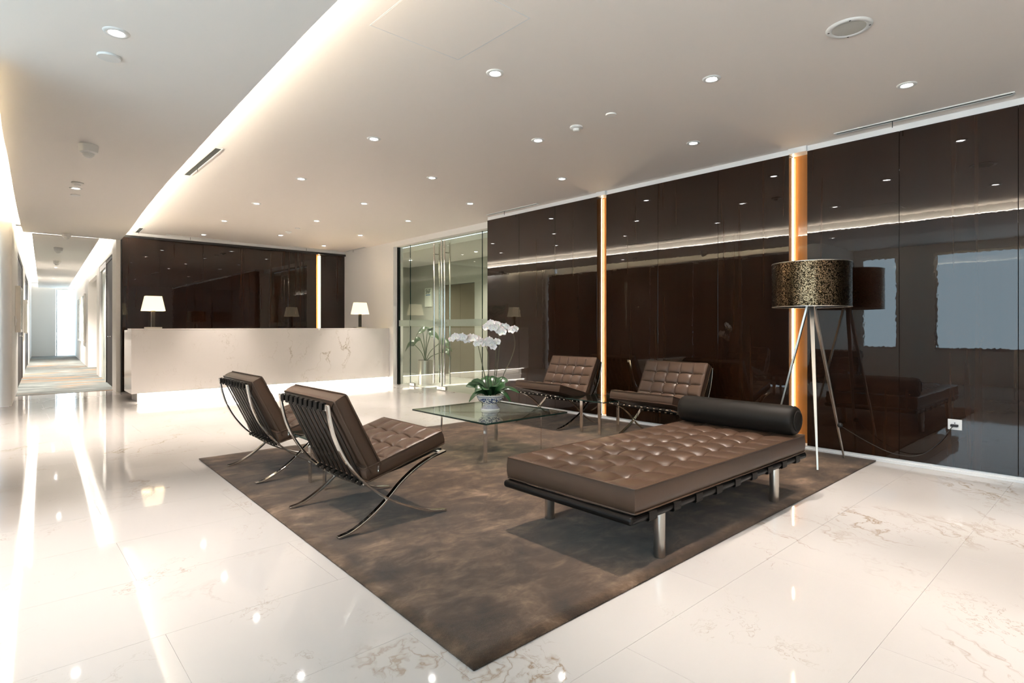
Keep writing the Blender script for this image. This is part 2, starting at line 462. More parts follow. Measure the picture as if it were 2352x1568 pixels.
MB().box(5.828, 5.953, -4.1, 7.04, PT+0.001, CZ-0.001).build('top_trim', 'white_trim', wr)
bb = MB().box(5.812, 5.954, -4.1, 7.04, 0.0, 0.022).box(5.825, 5.954, -4.1, 7.04, 0.022, 0.044).build('baseboard_right', 'white_trim')
struct(bb, 'low white stepped plinth under the right veneer panels', 'baseboard')

# white wall, header and glass front to the lift lobby
wh = MB().box(6.07, 6.30, 10.41, 12.9, 0, CZ).box(6.07, 6.30, 7.06, 10.41, 2.855, CZ).box(5.955, 6.30, 7.02, 7.10, 0, CZ).box(6.22, 6.30, 7.10, 7.34, 0, CZ).build('wall_entrance', 'white_paint')
struct(wh, 'white wall and header framing the glass entrance', 'wall')
MB().box(6.16, 6.22, 10.375, 10.41, 0, 2.855).build('door_jamb', 'bed_wood', wh)
gd = empty('door_1', (6.19, 8.9, 0)); struct(gd, 'frameless double glass door with long chrome pull handles', 'glass door')
def pane(y0, y1, nm='glass_pane'):
    p_ = MB().box(-0.006, 0.006, y0-8.9, y1-8.9, 0.012, 2.8545).build(nm, ['door_glass', 'glass_edge'], gd)
    for f_ in p_.data.polygons:
        if abs(f_.normal.y) > 0.9: f_.material_index = 1
    return p_
pane(9.945, 10.37); pane(8.83, 9.935, 'door_leaf'); pane(7.63, 8.82, 'door_leaf'); pane(7.34, 7.62)
for y0, y1 in ((9.945,10.37),(8.83,9.935),(7.63,8.82),(7.34,7.62)):
    MB().box(-0.0095, -0.0075, y0-8.9, y1-8.9, 1.21, 1.335).build('frosted_band', 'frosted_band', gd)
for yy in (9.00, 8.66):
    for xx in (-0.06, 0.06):
        h_ = MB().tube([(xx, yy-8.9, 0.13), (xx, yy-8.9, 2.80)], 0.016, 12).build('pull_handle', 'chrome', gd, 60)
        if xx < 0:
            for zz in (0.33, 1.27, 2.58): MB().tube([(-0.06, yy-8.9, zz), (0.06, yy-8.9, zz)], 0.010, 8).build('standoff', 'chrome', h_, 60)
MB().tube([(-0.012, 8.825-8.9, 0.02), (-0.012, 8.825-8.9, 2.85)], 0.013, 8).build('meeting_strip', 'chrome', gd, 60)
MB().box(-0.022, 0.022, 8.69-8.9, 8.97-8.9, 0.008, 0.075).build('patch_lock', 'brushed_steel', gd, bevel=0.004)
MB().box(-0.022, 0.022, 7.64-8.9, 7.80-8.9, 0.008, 0.06).build('patch_fitting', 'brushed_steel', gd, bevel=0.004)
MB().box(-0.022, 0.022, 9.77-8.9, 9.93-8.9, 0.008, 0.06).build('patch_fitting', 'brushed_steel', gd, bevel=0.004)

# lift lobby
wl = MB().box(8.0, 8.15, 11.36, 13.4, 0, 3.0).box(8.0, 8.15, 4.9, 10.13, 0, 3.0).box(8.0, 8.15, 10.13, 11.36, 2.21, 3.0).box(8.10, 8.15, 10.13, 11.36, 0, 2.21).build('wall_lobby', 'lobby_marble')
struct(wl, 'beige stone wall of the lift lobby behind the glass', 'wall')
we = MB().box(6.30, 8.1, 12.9, 13.05, 0, 3.0).build('wall_lobby', 'lobby_marble'); struct(we, 'end wall of the lift lobby behind the left glass pane', 'wall')
we = MB().box(6.05, 8.1, 4.8, 4.9, 0, 3.0).build('wall_lobby', 'lobby_marble'); struct(we, 'near end wall of the lift lobby hidden by the veneer wall', 'wall')
lc = MB().box(6.30, 8.1, 4.9, 13.0, 2.75, 2.85).build('ceiling', 'white_paint'); struct(lc, 'pale lobby ceiling beyond the glass doors', 'ceiling')
ld = empty('door_2', (8.08, 10.745, 0)); struct(ld, 'closed bronze grey lift doors in the lobby wall', 'lift door')
MB().box(-0.02, 0.015, -0.605, -0.004, 0.005, 2.2).build('door_leaf', 'lift_door', ld)
MB().box(-0.02, 0.015, 0.004, 0.605, 0.005, 2.2).build('door_leaf', 'lift_door', ld)
sg = empty('floor_sign', (7.992, 11.985, 1.70)); tag(sg, 'pale floor number plate on the lobby wall reading 56F', 'sign')
MB().box(-0.012, 0.007, -0.15, 0.15, 0.0, 0.47).build('plate', 'sign_plate', sg)
MB().box(-0.014, -0.0125, -0.10, 0.10, 0.285, 0.305).build('blue_rule', 'sign_blue', sg)
fc = bpy.data.curves.new('lettering', 'FONT'); fc.body = '56F'; fc.size = 0.15; fc.align_x = 'CENTER'; fc.extrude = 0.001
fc.materials.append(MAT['sign_ink']); tmp = link('lettering_curve', fc); me_ = bpy.data.meshes.new_from_object(tmp); bpy.data.objects.remove(tmp)
fo = link('lettering', me_, sg); fo.location = (-0.0135, 0.0, 0.335); fo.rotation_euler = (R(90), 0, R(-90))

# ------------------------------------------------------------------ reception wall
wb = MB().box(1.60, 6.07, 12.78, 12.9, 0, CZ).build('wall_back', 'white_paint')
struct(wb, 'reception back wall of glossy dark veneer panels behind the counter', 'wall')
def bpan(x0, x1, y0=YB, mat='dark_veneer'): return MB().box(x0+0.0015, x1-0.0015, y0, 12.775, 0.0, 2.855).build('panel', mat, wb, bevel=0.0012)
bpan(1.672, 2.28, 12.60)
for x0, x1 in ((2.28,3.04),(3.04,3.82),(3.82,4.60),(4.60,5.38),(5.48,6.068)): bpan(x0, x1)
MB().box(5.38, 5.48, 12.74, 12.778, 0, 2.855).build('slot_panel', 'warm_veneer', wb)
MB().box(5.462, 5.478, 12.70, 12.715, 0.02, 2.84).build('slot_light', 'slot_led', wb)
MB().box(1.672, 6.068, 12.585, 12.775, 2.857, 2.90).build('header', 'black', wb)
MB().box(1.672, 6.068, 12.62, 12.778, 2.90, CZ-0.001).build('top_trim', 'white_trim', wb)
MB().box(1.655, 1.671, 12.585, 12.775, 0, 2.90).build('edge_trim', 'black', wb)
pier = MB().box(1.585, 1.654, 12.62, 13.10, 0, CZ).build('wall_corridor', 'white_paint'); struct(pier, 'slim white wall end between corridor and reception veneer', 'wall')
pier.name = 'wall_pier'

# ------------------------------------------------------------------ corridor
rotC = Matrix.Translation((0.20, 13.0, 0)) @ Matrix.Rotation(-math.atan(CU), 4, 'Z')   # local y runs down the corridor
def cbox(s, x0, x1, y0, y1, z0, z1): return s.box(x0, x1, y0, y1, z0, z1, 0, rotC)
w_ = cbox(cbox(MB(), -0.10, 0.0, -1.55, 1.1, 0, 3.0), -0.10, 0.0, 4.6, 6.6, 0, 3.0)
cbox(w_, -0.10, 0.0, 10.4, 17.0, 0, 3.0); cbox(w_, -0.10, 0.0, 1.1, 10.4, 2.62, 3.0)
wl_ = w_.build('wall_left', 'white_paint'); struct(wl_, 'white left wall of the long corridor', 'wall')
def corridor_door(n_, x, y0, y1, lab, mat='door_dark', side=1):
    d = empty('door_%d' % n_, rotC @ Vector((x, (y0+y1)/2, 0)), -math.atan(CU)); struct(d, lab, 'door')
    w2 = (y1-y0)/2
    MB().box(-0.03, 0.03, -w2, -w2+0.07, 0, 2.62).box(-0.03, 0.03, w2-0.07, w2, 0, 2.62).box(-0.03, 0.03, -w2+0.07, w2-0.07, 2.55, 2.62).build('door_frame', mat, d)
    MB().box(-0.02, 0.02, -w2+0.075, -0.003, 0.006, 2.545).build('door_leaf', mat, d)
    MB().box(-0.02, 0.02, 0.003, w2-0.075, 0.006, 2.545).build('door_leaf', mat, d)
    MB().tube([(0.02*side, -0.08, 1.0), (0.06*side, -0.08, 1.0), (0.06*side, -0.20, 1.0)], 0.01, 8).build('door_handle', 'chrome', d, 60)
corridor_door(3, -0.035, 1.1, 4.6, 'dark double door nearest on the left side of the corridor')
corridor_door(4, -0.035, 6.6, 10.4, 'dark double door farther on the left side of the corridor')
CW = 1.40
w_ = cbox(cbox(MB(), CW, CW+0.1, 0.05, 0.35, 0, 3.0), CW, CW+0.1, 3.7, 4.6, 0, 3.0)
cbox(w_, CW, CW+0.1, 0.35, 3.7, 2.62, 3.0); cbox(w_, CW-0.02, CW+0.1, 7.8, 17.0, 0, 3.0)
cbox(w_, CW, CW+0.1, 4.6, 7.8, 2.5, 3.0); cbox(w_, CW+1.0, CW+1.1, 3.0, 9.0, 0, 3.0)
cbox(w_, CW+0.1, CW+1.0, 4.5, 4.6, 0, 3.0); cbox(w_, CW+0.1, CW+1.0, 7.8, 7.9, 0, 3.0)
wrc = w_.build('wall_corridor', 'white_paint'); struct(wrc, 'white right wall of the long corridor', 'wall')
corridor_door(5, CW+0.045, 0.35, 2.05, 'dark door on the right side at the corridor mouth', side=-1)
d6 = empty('door_6', rotC @ Vector((CW+0.04, 2.87, 0)), -math.atan(CU)); struct(d6, 'glazed side panel in a white frame on the corridor right', 'glass panel')
MB().box(-0.03, 0.03, -0.81, -0.72, 0, 2.62).box(-0.03, 0.03, 0.74, 0.83, 0, 2.62).box(-0.03, 0.03, -0.72, 0.74, 2.5, 2.62).build('panel_frame', 'white_trim', d6)
MB().box(-0.006, 0.006, -0.72, 0.74, 0.0, 2.5).build('glass_pane', 'frosted_band', d6)
bk = cbox(MB(), CW+0.16, CW+0.2, 0.1, 4.5, 0, 3.0).build('wall_side_room', 'white_paint'); struct(bk, 'white wall of the room behind the glazed corridor panel', 'wall')
we = cbox(cbox(MB(), -0.1, 0.76, 16.9, 17.0, 0, 3.0), 0.76, 1.6, 16.9, 17.0, 2.72, 3.0).build('wall_far', 'white_paint'); struct(we, 'white end wall of the corridor beside the bright window', 'wall')
cc = cbox(MB(), -0.1, CW+1.1, 0.0, 17.0, 2.96, 3.05).build('ceiling', 'white_paint'); struct(cc, 'upper corridor ceiling lit by cove strips', 'ceiling')
cs = cbox(MB(), 0.22, CW-0.26, -0.42, 16.6, 2.765, 2.785).build('ceiling', 'soffit_paint'); struct(cs, 'lower grey ceiling strip along the corridor', 'ceiling')
for x0, lab in ((0.26, 'cove light strip along the left of the corridor ceiling'), (CW-0.34, 'cove light strip along the right of the corridor ceiling')):
    q = cbox(MB(), x0, x0+0.03, 0.3, 16.4, 2.79, 2.805).build('cove_light', 'corridor_cove'); tag(q, lab, 'light strip')
wi = empty('window_1', rotC @ Vector((1.18, 16.95, 0)), -math.atan(CU)); struct(wi, 'tall bright window at the end of the corridor', 'window')
MB().box(-0.41, -0.37, -0.03, 0.03, 0, 2.72).box(0.30, 0.42, -0.03, 0.03, 0, 2.72).build('window_frame', 'white_trim', wi)
MB().box(-0.37, 0.30, -0.004, 0.004, 0.0, 2.72).build('glass_pane', 'window_glass', wi)
def picture(loc, rz, w, h, dpt, lab):
    o = empty('framed_picture', loc, rz); tag(o, lab, 'picture')
    MB().box(0, dpt, -w/2, -w/2+0.05, 0, h).box(0, dpt, w/2-0.05, w/2, 0, h).box(0, dpt, -w/2+0.05, w/2-0.05, 0, 0.05).box(0, dpt, -w/2+0.05, w/2-0.05, h-0.05, h).build('frame', 'frame_wood', o, bevel=0.004)
    MB().box(0.001, dpt-0.012, -w/2+0.05, w/2-0.05, 0.05, h-0.05).build('print', 'abstract_print', o)
rc = -math.atan(CU)
picture(rotC @ Vector((0.001, 0.35, 1.10)), rc, 1.0, 0.80, 0.07, 'thick pale framed picture nearest on the corridor left wall')
picture(rotC @ Vector((0.001, 5.6, 1.05)), rc, 1.2, 0.80, 0.07, 'second framed picture farther along the corridor left wall')
picture(rotC @ Vector((CW-0.021, 9.6, 0.72)), rc+math.pi, 1.6, 1.5, 0.05, 'large grey abstract picture on the corridor right wall')
picture(rotC @ Vector((CW-0.021, 12.2, 0.72)), rc+math.pi, 1.6, 1.5, 0.05, 'far grey abstract picture on the corridor right wall')
sw = empty('light_switch', rotC @ Vector((0.001, -0.45, 1.22)), rc); tag(sw, 'small white switch plate on the corridor left wall', 'switch')
MB().box(0, 0.02, -0.06, 0.06, 0, 0.16).build('plate', 'white_plastic', sw, bevel=0.003); MB().box(0.02, 0.028, -0.02, 0.02, 0.05, 0.11).build('rocker', 'white_trim', sw)

# ------------------------------------------------------------------ left side: smoked glass front, window bay, wall behind the camera
wlg = MB().box(-0.50, -0.40, 4.6, 11.38, 2.70, CZ).box(-0.50, -0.03, 4.6, 11.38, 2.66, 2.70).build('wall_left', 'white_paint'); struct(wlg, 'white header above the smoked glass partition', 'wall')
MB().box(-0.30, 0.10, 11.38, 11.46, 0, CZ).build('wall_return', 'white_paint', wlg)
gp = empty('glass_partition', (-0.02, 7.9, 0)); tag(gp, 'tall smoked glass partition with steel fittings along the left edge', 'glass partition')
for i in range(6):
    y0 = 4.52 + i*1.14
    MB().box(-0.012, 0.012, y0-7.9, y0+1.13-7.9, 0.02, 2.655).build('glass_pane', 'smoked_glass', gp)
    MB().box(-0.02, 0.02, y0+1.0-7.9, y0+1.12-7.9, 0.0, 0.05).build('patch_fitting', 'brushed_steel', gp)
    MB().box(-0.02, 0.02, y0+1.0-7.9, y0+1.12-7.9, 2.62, 2.67).build('patch_fitting', 'brushed_steel', gp)
wn_ = MB().box(-3.3, -0.08, 4.5, 4.6, 0, CZ).build('wall_bay', 'white_paint'); struct(wn_, 'white side wall of the window bay left of the camera', 'wall')
ww = MB().box(-3.3, -3.2, -4.1, 4.5, 0, 0.70).box(-3.3, -3.2, -4.1, 4.5, 2.78, CZ).box(-3.3, -3.2, 2.95, 3.62, 0.7, 2.78).box(-3.3, -3.2, -4.1, -3.6, 0.7, 2.78).box(-3.3, -3.2, 4.34, 4.5, 0.7, 2.78).build('wall_window', 'white_paint'); struct(ww, 'window wall left of the camera', 'wall')
k_ = 2
for y0, y1 in ((-3.6, -1.42), (-1.42, 0.76), (0.76, 2.95), (3.62, 4.34)):
    o = empty('window_%d' % k_, (-3.25, (y0+y1)/2, 0.70)); struct(o, 'tall office window pane of the bay, number %d from the back' % (k_-1), 'window'); k_ += 1
    w2 = (y1-y0)/2
    MB().box(-0.03, 0.03, -w2, -w2+0.04, 0, 2.08).box(-0.03, 0.03, w2-0.04, w2, 0, 2.08).box(-0.03, 0.03, -w2+0.04, w2-0.04, 0, 0.05).box(-0.03, 0.03, -w2+0.04, w2-0.04, 2.03, 2.08).build('window_frame', 'aluminium', o)
    MB().box(-0.004, 0.004, -w2+0.04, w2-0.04, 0.05, 2.03).build('glass_pane', 'window_glass', o)
bw = MB().box(-3.3, 6.05, -4.2, -4.1, 0, CZ).build('wall_rear', 'white_paint'); struct(bw, 'white wall behind the camera', 'wall')

# ------------------------------------------------------------------ ceiling fittings
def make_downlight():
    r = empty('downlight')
    MB().lathe([(0.034,-0.002),(0.040,-0.008),(0.058,-0.007),(0.064,-0.0005)], 24).build('trim_ring', 'white_plastic', r, 60)
    MB().lathe([(0.0001,-0.005),(0.020,-0.005),(0.034,-0.003)], 20).build('lens', 'downlight_lens', r, 60)
    l = bpy.data.lights.new('downlight_lamp', 'SPOT'); l.energy = SPOT_W; l.color = WARM
    l.spot_size = R(50); l.spot_blend = 1.0; l.shadow_soft_size = 0.03
    lo = bpy.data.objects.new('lamp', l); COL.objects.link(lo); lo.parent = r; lo.location = (0, 0, -0.02)
    return r
proto = make_downlight()
spots = [(2.55,3.00,'above the coffee table side, nearest the ceiling hatch'),(3.75,2.04,'above the daybed'),(4.90,1.14,'nearest the slot vent by the right wall'),
 (2.60,4.81,'second in the column nearest the curved edge'),(3.77,3.81,'beside the smoke detector over the coffee table'),(4.93,2.87,'second in the column along the veneer wall'),
 (2.66,6.69,'third in the column nearest the curved edge'),(3.79,5.61,'third in the middle column'),(4.96,4.61,'third in the column along the veneer wall'),
 (2.72,8.46,'fourth in the column nearest the curved edge'),(3.86,7.43,'fourth in the middle column'),(4.99,6.42,'fourth in the column along the veneer wall'),
 (2.77,10.21,'in front of the reception counter at left'),(3.91,9.18,'fifth in the middle column'),(5.04,8.16,'in front of the glass doors'),
 (2.89,12.0,'over the left of the reception wall'),(4.01,11.09,'over the middle of the reception counter'),(5.15,10.06,'over the right end of the reception counter'),(5.23,11.89,'farthest, over the right of the reception wall'),
 (2.50,1.20,'out in front of the rug'),(3.72,0.25,'near the daybed end, before the rug'),(4.88,-0.6,'by the right wall behind the view'),(2.46,-0.6,'behind the camera'),(3.70,-1.6,'behind the camera at right')]
first = True
for x, y, lab in spots:
    o = proto if first else copy_tree(proto); first = False
    o.location = (x, y, CZ); tag(o, 'small round recessed downlight in main ceiling, ' + lab, 'downlight', 'main ceiling downlights')
for x, y, lab in ((0.47,3.73,'small round downlight nearest on the lower ceiling'),(0.65,8.24,'small round downlight farther on the lower ceiling'),(0.45,-0.8,'downlight of the lower ceiling behind the camera')):
    o = copy_tree(proto); o.location = (x, y, SZ); tag(o, lab, 'downlight', 'lower ceiling downlights')
    for c_ in o.children:
        if c_.type == 'LIGHT': c_.data = c_.data.copy(); c_.data.energy = 340 if y < 6 else 620; c_.data.spot_size = R(80 if y < 6 else 115)
for y, lab in ((2.2,'nearest'),(6.2,'second'),(10.5,'third')):
    p_ = rotC @ Vector((0.62, y, 2.765)); o = copy_tree(proto); o.location = p_; tag(o, '%s downlight in the corridor ceiling' % lab, 'downlight', 'corridor downlights')
    for c_ in o.children:
        if c_.type == 'LIGHT': c_.data = c_.data.copy(); c_.data.energy = 800; c_.data.spot_size = R(120)
for x, y, lab in ((7.3,9.2,'downlight in the lobby ceiling before the lift'),(7.1,11.4,'downlight in the lobby ceiling by the floor sign')):
    o = copy_tree(proto); o.location = (x, y, 2.75); tag(o, lab, 'downlight', 'lobby downlights')
    for c_ in o.children:
        if c_.type == 'LIGHT': c_.data = c_.data.copy(); c_.data.energy = 210; c_.data.spot_size = R(125)

def disc(name, x, y, z, r, hgt, lab, cat, mat='white_plastic'):
    o = MB().lathe([(r*0.98,0),(r,-hgt*0.5),(r*0.93,-hgt),(r*0.5,-hgt*1.05),(0.0005,-hgt*1.05)], 28).build(name, mat, None, 50); o.location = (x, y, z-0.0005); tag(o, lab, cat); return o
disc('sprinkler_cover', 3.76, 2.94, CZ, 0.045, 0.010, 'flat round cover plate beside the smoke detector over the lounge', 'ceiling plate')
disc('sprinkler_cover', 3.95, 10.1, CZ, 0.045, 0.010, 'flat round cover plate over the reception counter', 'ceiling plate')
disc('sprinkler_cover', 0.48, 4.09, SZ, 0.062, 0.012, 'flat round cover plate by the nearest lower ceiling downlight', 'ceiling plate')
disc('sprinkler_cover', 0.68, 8.66, SZ, 0.050, 0.010, 'flat round cover plate beyond the lower ceiling detector', 'ceiling plate')
def detector(x, y, z, lab):
    o = empty('smoke_detector', (x, y, z)); tag(o, lab, 'smoke detector')
    MB().lathe([(0.056,0),(0.058,-0.012),(0.050,-0.018),(0.040,-0.020)], 24, cap1=True).build('base', 'white_plastic', o, 40)
    MB().lathe([(0.030,-0.020),(0.028,-0.034),(0.024,-0.038),(0.016,-0.040)], 20, cap1=True).build('head', 'white_plastic', o, 40)
detector(3.77, 3.33, CZ, 'white smoke detector on main ceiling over the lounge')
detector(3.97, 10.58, CZ, 'white smoke detector over the reception counter')
detector(0.64, 7.91, SZ, 'white smoke detector on the lower ceiling')
def dome(x, y, z, s, lab):
    o = empty('dome_camera', (x, y, z)); tag(o, lab, 'camera')
    MB().lathe([(0.072*s,0),(0.074*s,-0.01*s),(0.066*s,-0.065*s),(0.052*s,-0.075*s)], 24, cap1=True).build('housing', 'white_plastic', o, 40)
    MB().lathe([(0.046*s,-0.075*s),(0.040*s,-0.095*s),(0.022*s,-0.112*s),(0.0005,-0.116*s)], 20).build('lens_dome', 'white_plastic', o, 60)
dome(0.58, 6.21, SZ, 1.0, 'white dome security camera on the lower ceiling')
dome(0.85, 12.4, SZ, 0.9, 'small dome fitting at the far end of the lower ceiling')
p_ = rotC @ Vector((0.60, 1.4, 2.765)); dome(p_.x, p_.y, p_.z, 1.0, 'dome fitting nearest in the corridor ceiling')
p_ = rotC @ Vector((0.62, 4.3, 2.765)); dome(p_.x, p_.y, p_.z, 1.0, 'dome fitting farther in the corridor ceiling')
sp_ = empty('ceiling_speaker', (3.71, 1.15, CZ)); tag(sp_, 'round grey ceiling speaker with white ring near the right wall', 'speaker')
MB().lathe([(0.088,-0.006),(0.092,-0.010),(0.116,-0.008),(0.122,-0.0005)], 36).build('ring', 'white_plastic', sp_, 50)
MB().lathe([(0.0005,-0.010),(0.05,-0.009),(0.088,-0.006)], 32).build('grille', 'grey_grille', sp_, 60)
for a in (20, 110, 200, 290): MB().lathe([(0.006,-0.0105),(0.0005,-0.0115)], 8, 0, (0.105*math.cos(R(a)), 0.105*math.sin(R(a)), 0)).build('screw', 'slot_dark', sp_)
def vent(x0, y0, x1, y1, w, z, lab):
    L = math.hypot(x1-x0, y1-y0); rz = math.atan2(y1-y0, x1-x0)
    o = empty('slot_vent', (x0, y0, z), rz); tag(o, lab, 'air vent')
    MB().box(0, L, -w/2, -w/2+0.014, -0.008, -0.0003).box(0, L, w/2-0.014, w/2, -0.008, -0.0003).box(0, 0.014, -w/2+0.014, w/2-0.014, -0.008, -0.0003).box(L-0.014, L, -w/2+0.014, w/2-0.014, -0.008, -0.0003).build('frame', 'white_plastic', o)
    MB().box(0.014, L-0.014, -w/2+0.014, w/2-0.014, -0.004, -0.001).build('slot', 'slot_dark', o)
    MB().box(L*0.36, L*0.36+0.005, -0.002, 0.003, -0.06, -0.006).build('lever', 'slot_dark', o)
vent(1.61, 7.42, 1.60, 6.07, 0.085, CZ, 'white framed slot vent beside the curved ceiling edge')
vent(1.90, 12.55, 1.87, 11.9, 0.085, CZ, 'short slot vent at the reception end of the curved edge')
vent(5.66, 1.87, 5.66, 0.63, 0.06, CZ, 'long slot vent above the right veneer panels near the camera')
vent(5.70, 6.90, 5.70, 5.77, 0.05, CZ, 'slot vent above the veneer panels by the glass doors')
vent(2.36, 12.5, 3.51, 12.5, 0.05, CZ, 'slot vent above the left of the reception wall')
vent(4.68, 12.5, 5.81, 12.5, 0.05, CZ, 'slot vent above the right of the reception wall')
vent(6.00, 12.4, 6.00, 11.5, 0.05, CZ, 'slot vent above the white wall by the glass doors')

# ------------------------------------------------------------------ reception counter
rcn = empty('reception_counter', (3.79, 10.57, 0)); tag(rcn, 'long white marble reception counter floating on a glowing plinth', 'reception desk')
x0, x1 = 1.525-3.79, 6.066-3.79
MB().box(x0+0.03, x1, 0.0, 0.03, 0.145, 1.145).build('front_slab', 'counter_marble', rcn, bevel=0.001)
MB().box(x0, x0+0.03, 0.0, 0.68, 0.145, 1.145).build('side_slab', 'counter_marble', rcn, bevel=0.001)
MB().box(x0, x1, -0.001, 0.36, 1.146, 1.170).build('top_slab', 'counter_marble', rcn, bevel=0.002)
MB().box(x0+0.03, x1, 0.36, 0.75, 0.74, 0.78).build('desk_top', 'white_trim', rcn)
MB().box(x0+0.03, x1, 0.031, 0.68, 0.145, 0.165).build('underside', 'white_trim', rcn)
MB().box(x0+0.10, x1, 0.16, 0.66, 0.0, 0.144).build('plinth', 'white_paint', rcn)
MB().box(x0+0.11, x1-0.01, 0.05, 0.08, 0.134, 0.1445).build('plinth_light', 'counter_led', rcn)
def table_lamp(x, y, z, lab):
    o = empty('table_lamp', (x, y, z)); tag(o, lab, 'table lamp', 'table lamps on the reception counter')
    MB().box(-0.115, 0.115, -0.07, 0.07, 0.0, 0.022).build('base', 'brushed_steel', o, bevel=0.003)
    MB().box(-0.028, 0.028, -0.018, 0.018, 0.022, 0.30).build('stem', 'lamp_stem', o, bevel=0.003)
    # rectangular tapered shade, open at top and bottom
    s = MB(); 
    def ring(wx, wy, z_): return [(-wx,-wy,z_),(wx,-wy,z_),(wx,wy,z_),(-wx,wy,z_)]
    s.v = ring(0.158,0.10,0.285) + ring(0.112,0.072,0.525) + ring(0.108,0.068,0.525) + ring(0.154,0.096,0.285)
    for a, c in ((0,4),(4,8),(8,12),(12,0)):
        for k in range(4): s.f.append((a+k, a+(k+1) % 4, c+(k+1) % 4, c+k)); s.mi.append(0)
    s.build('shade', 'shade_fabric', o)
    l = bpy.data.lights.new('table_lamp_bulb', 'POINT'); l.energy = 6; l.color = (1.0, 0.78, 0.5); l.shadow_soft_size = 0.03
    lo = bpy.data.objects.new('bulb', l); COL.objects.link(lo); lo.parent = o; lo.location = (0, 0, 0.40)
    MB().tube([(0,0,0.30),(0,0,0.36)], 0.012, 8).build('socket', 'lamp_stem', o)
table_lamp(1.85, 10.76, 1.171, 'lit table lamp with cream tapered shade on the left of the counter')
table_lamp(5.52, 10.80, 1.171, 'lit table lamp with cream tapered shade on the right of the counter')

# ------------------------------------------------------------------ rug
rg = empty('area_rug', (3.5, 3.62, 0)); tag(rg, 'large mottled brown silky area rug under the lounge seating', 'rug')
cor = [Vector((1.225,1.555)), Vector((5.795,1.58)), Vector((5.795,5.67)), Vector((1.335,5.70))]
def rugpt(u, v): return (cor[0]*(1-u)+cor[1]*u)*(1-v) + (cor[3]*(1-u)+cor[2]*u)*v
s = MB(); NU = NV = 60
for j in range(NV+1):
    for i in range(NU+1):
        p = rugpt(i/NU, j/NV); edge = min(i, j, NU-i, NV-j)
        s.v.append((p.x-3.5, p.y-3.62, 0.0145 - (0.004 if edge == 0 else 0) + random.uniform(-0.0006, 0.0006)))
for j in range(NV):
    for i in range(NU):
        a = j*(NU+1)+i; s.f.append((a, a+1, a+NU+2, a+NU+1)); s.mi.append(0)
base = len(s.v)
ringi = [i for i in range(NU+1)] + [j*(NU+1)+NU for j in range(1, NV+1)] + [NV*(NU+1)+i for i in range(NU-1, -1, -1)] + [j*(NU+1) for j in range(NV-1, 0, -1)]
for i in ringi: v = s.v[i]; s.v.append((v[0], v[1], 0.001))
for k in range(len(ringi)):
    k2 = (k+1) % len(ringi); s.f.append((ringi[k], base+k, base+k2, ringi[k2])); s.mi.append(0)
s.build('pile_field', 'rug_pile', rg, 180)
s = MB()
def tuft(px, py, ang, L):
    z0 = random.uniform(0.002, 0.010); a = ang + random.uniform(-0.7, 0.7); w = 0.0016
    dx, dy = math.cos(a), math.sin(a); i = len(s.v)
    s.v += [(px-dy*w, py+dx*w, z0), (px+dy*w, py-dx*w, z0), (px+dx*L, py+dy*L, z0+random.uniform(-0.001, 0.005))]
    s.f.append((i, i+1, i+2)); s.mi.append(0)
for e in range(4):
    A, B = cor[e], cor[(e+1) % 4]; L = (B-A).length; nn = 4200 if e in (0, 3) else 900
    ang = math.atan2((B-A).y, (B-A).x) - math.pi/2
    for q in range(nn):
        p = A.lerp(B, random.random()); tuft(p.x-3.5 - 0.002*math.cos(ang), p.y-3.62 - 0.002*math.sin(ang), ang, random.uniform(0.003, 0.009))
o = s.build('pile_edge', 'rug_pile', rg); o['kind'] = 'stuff'

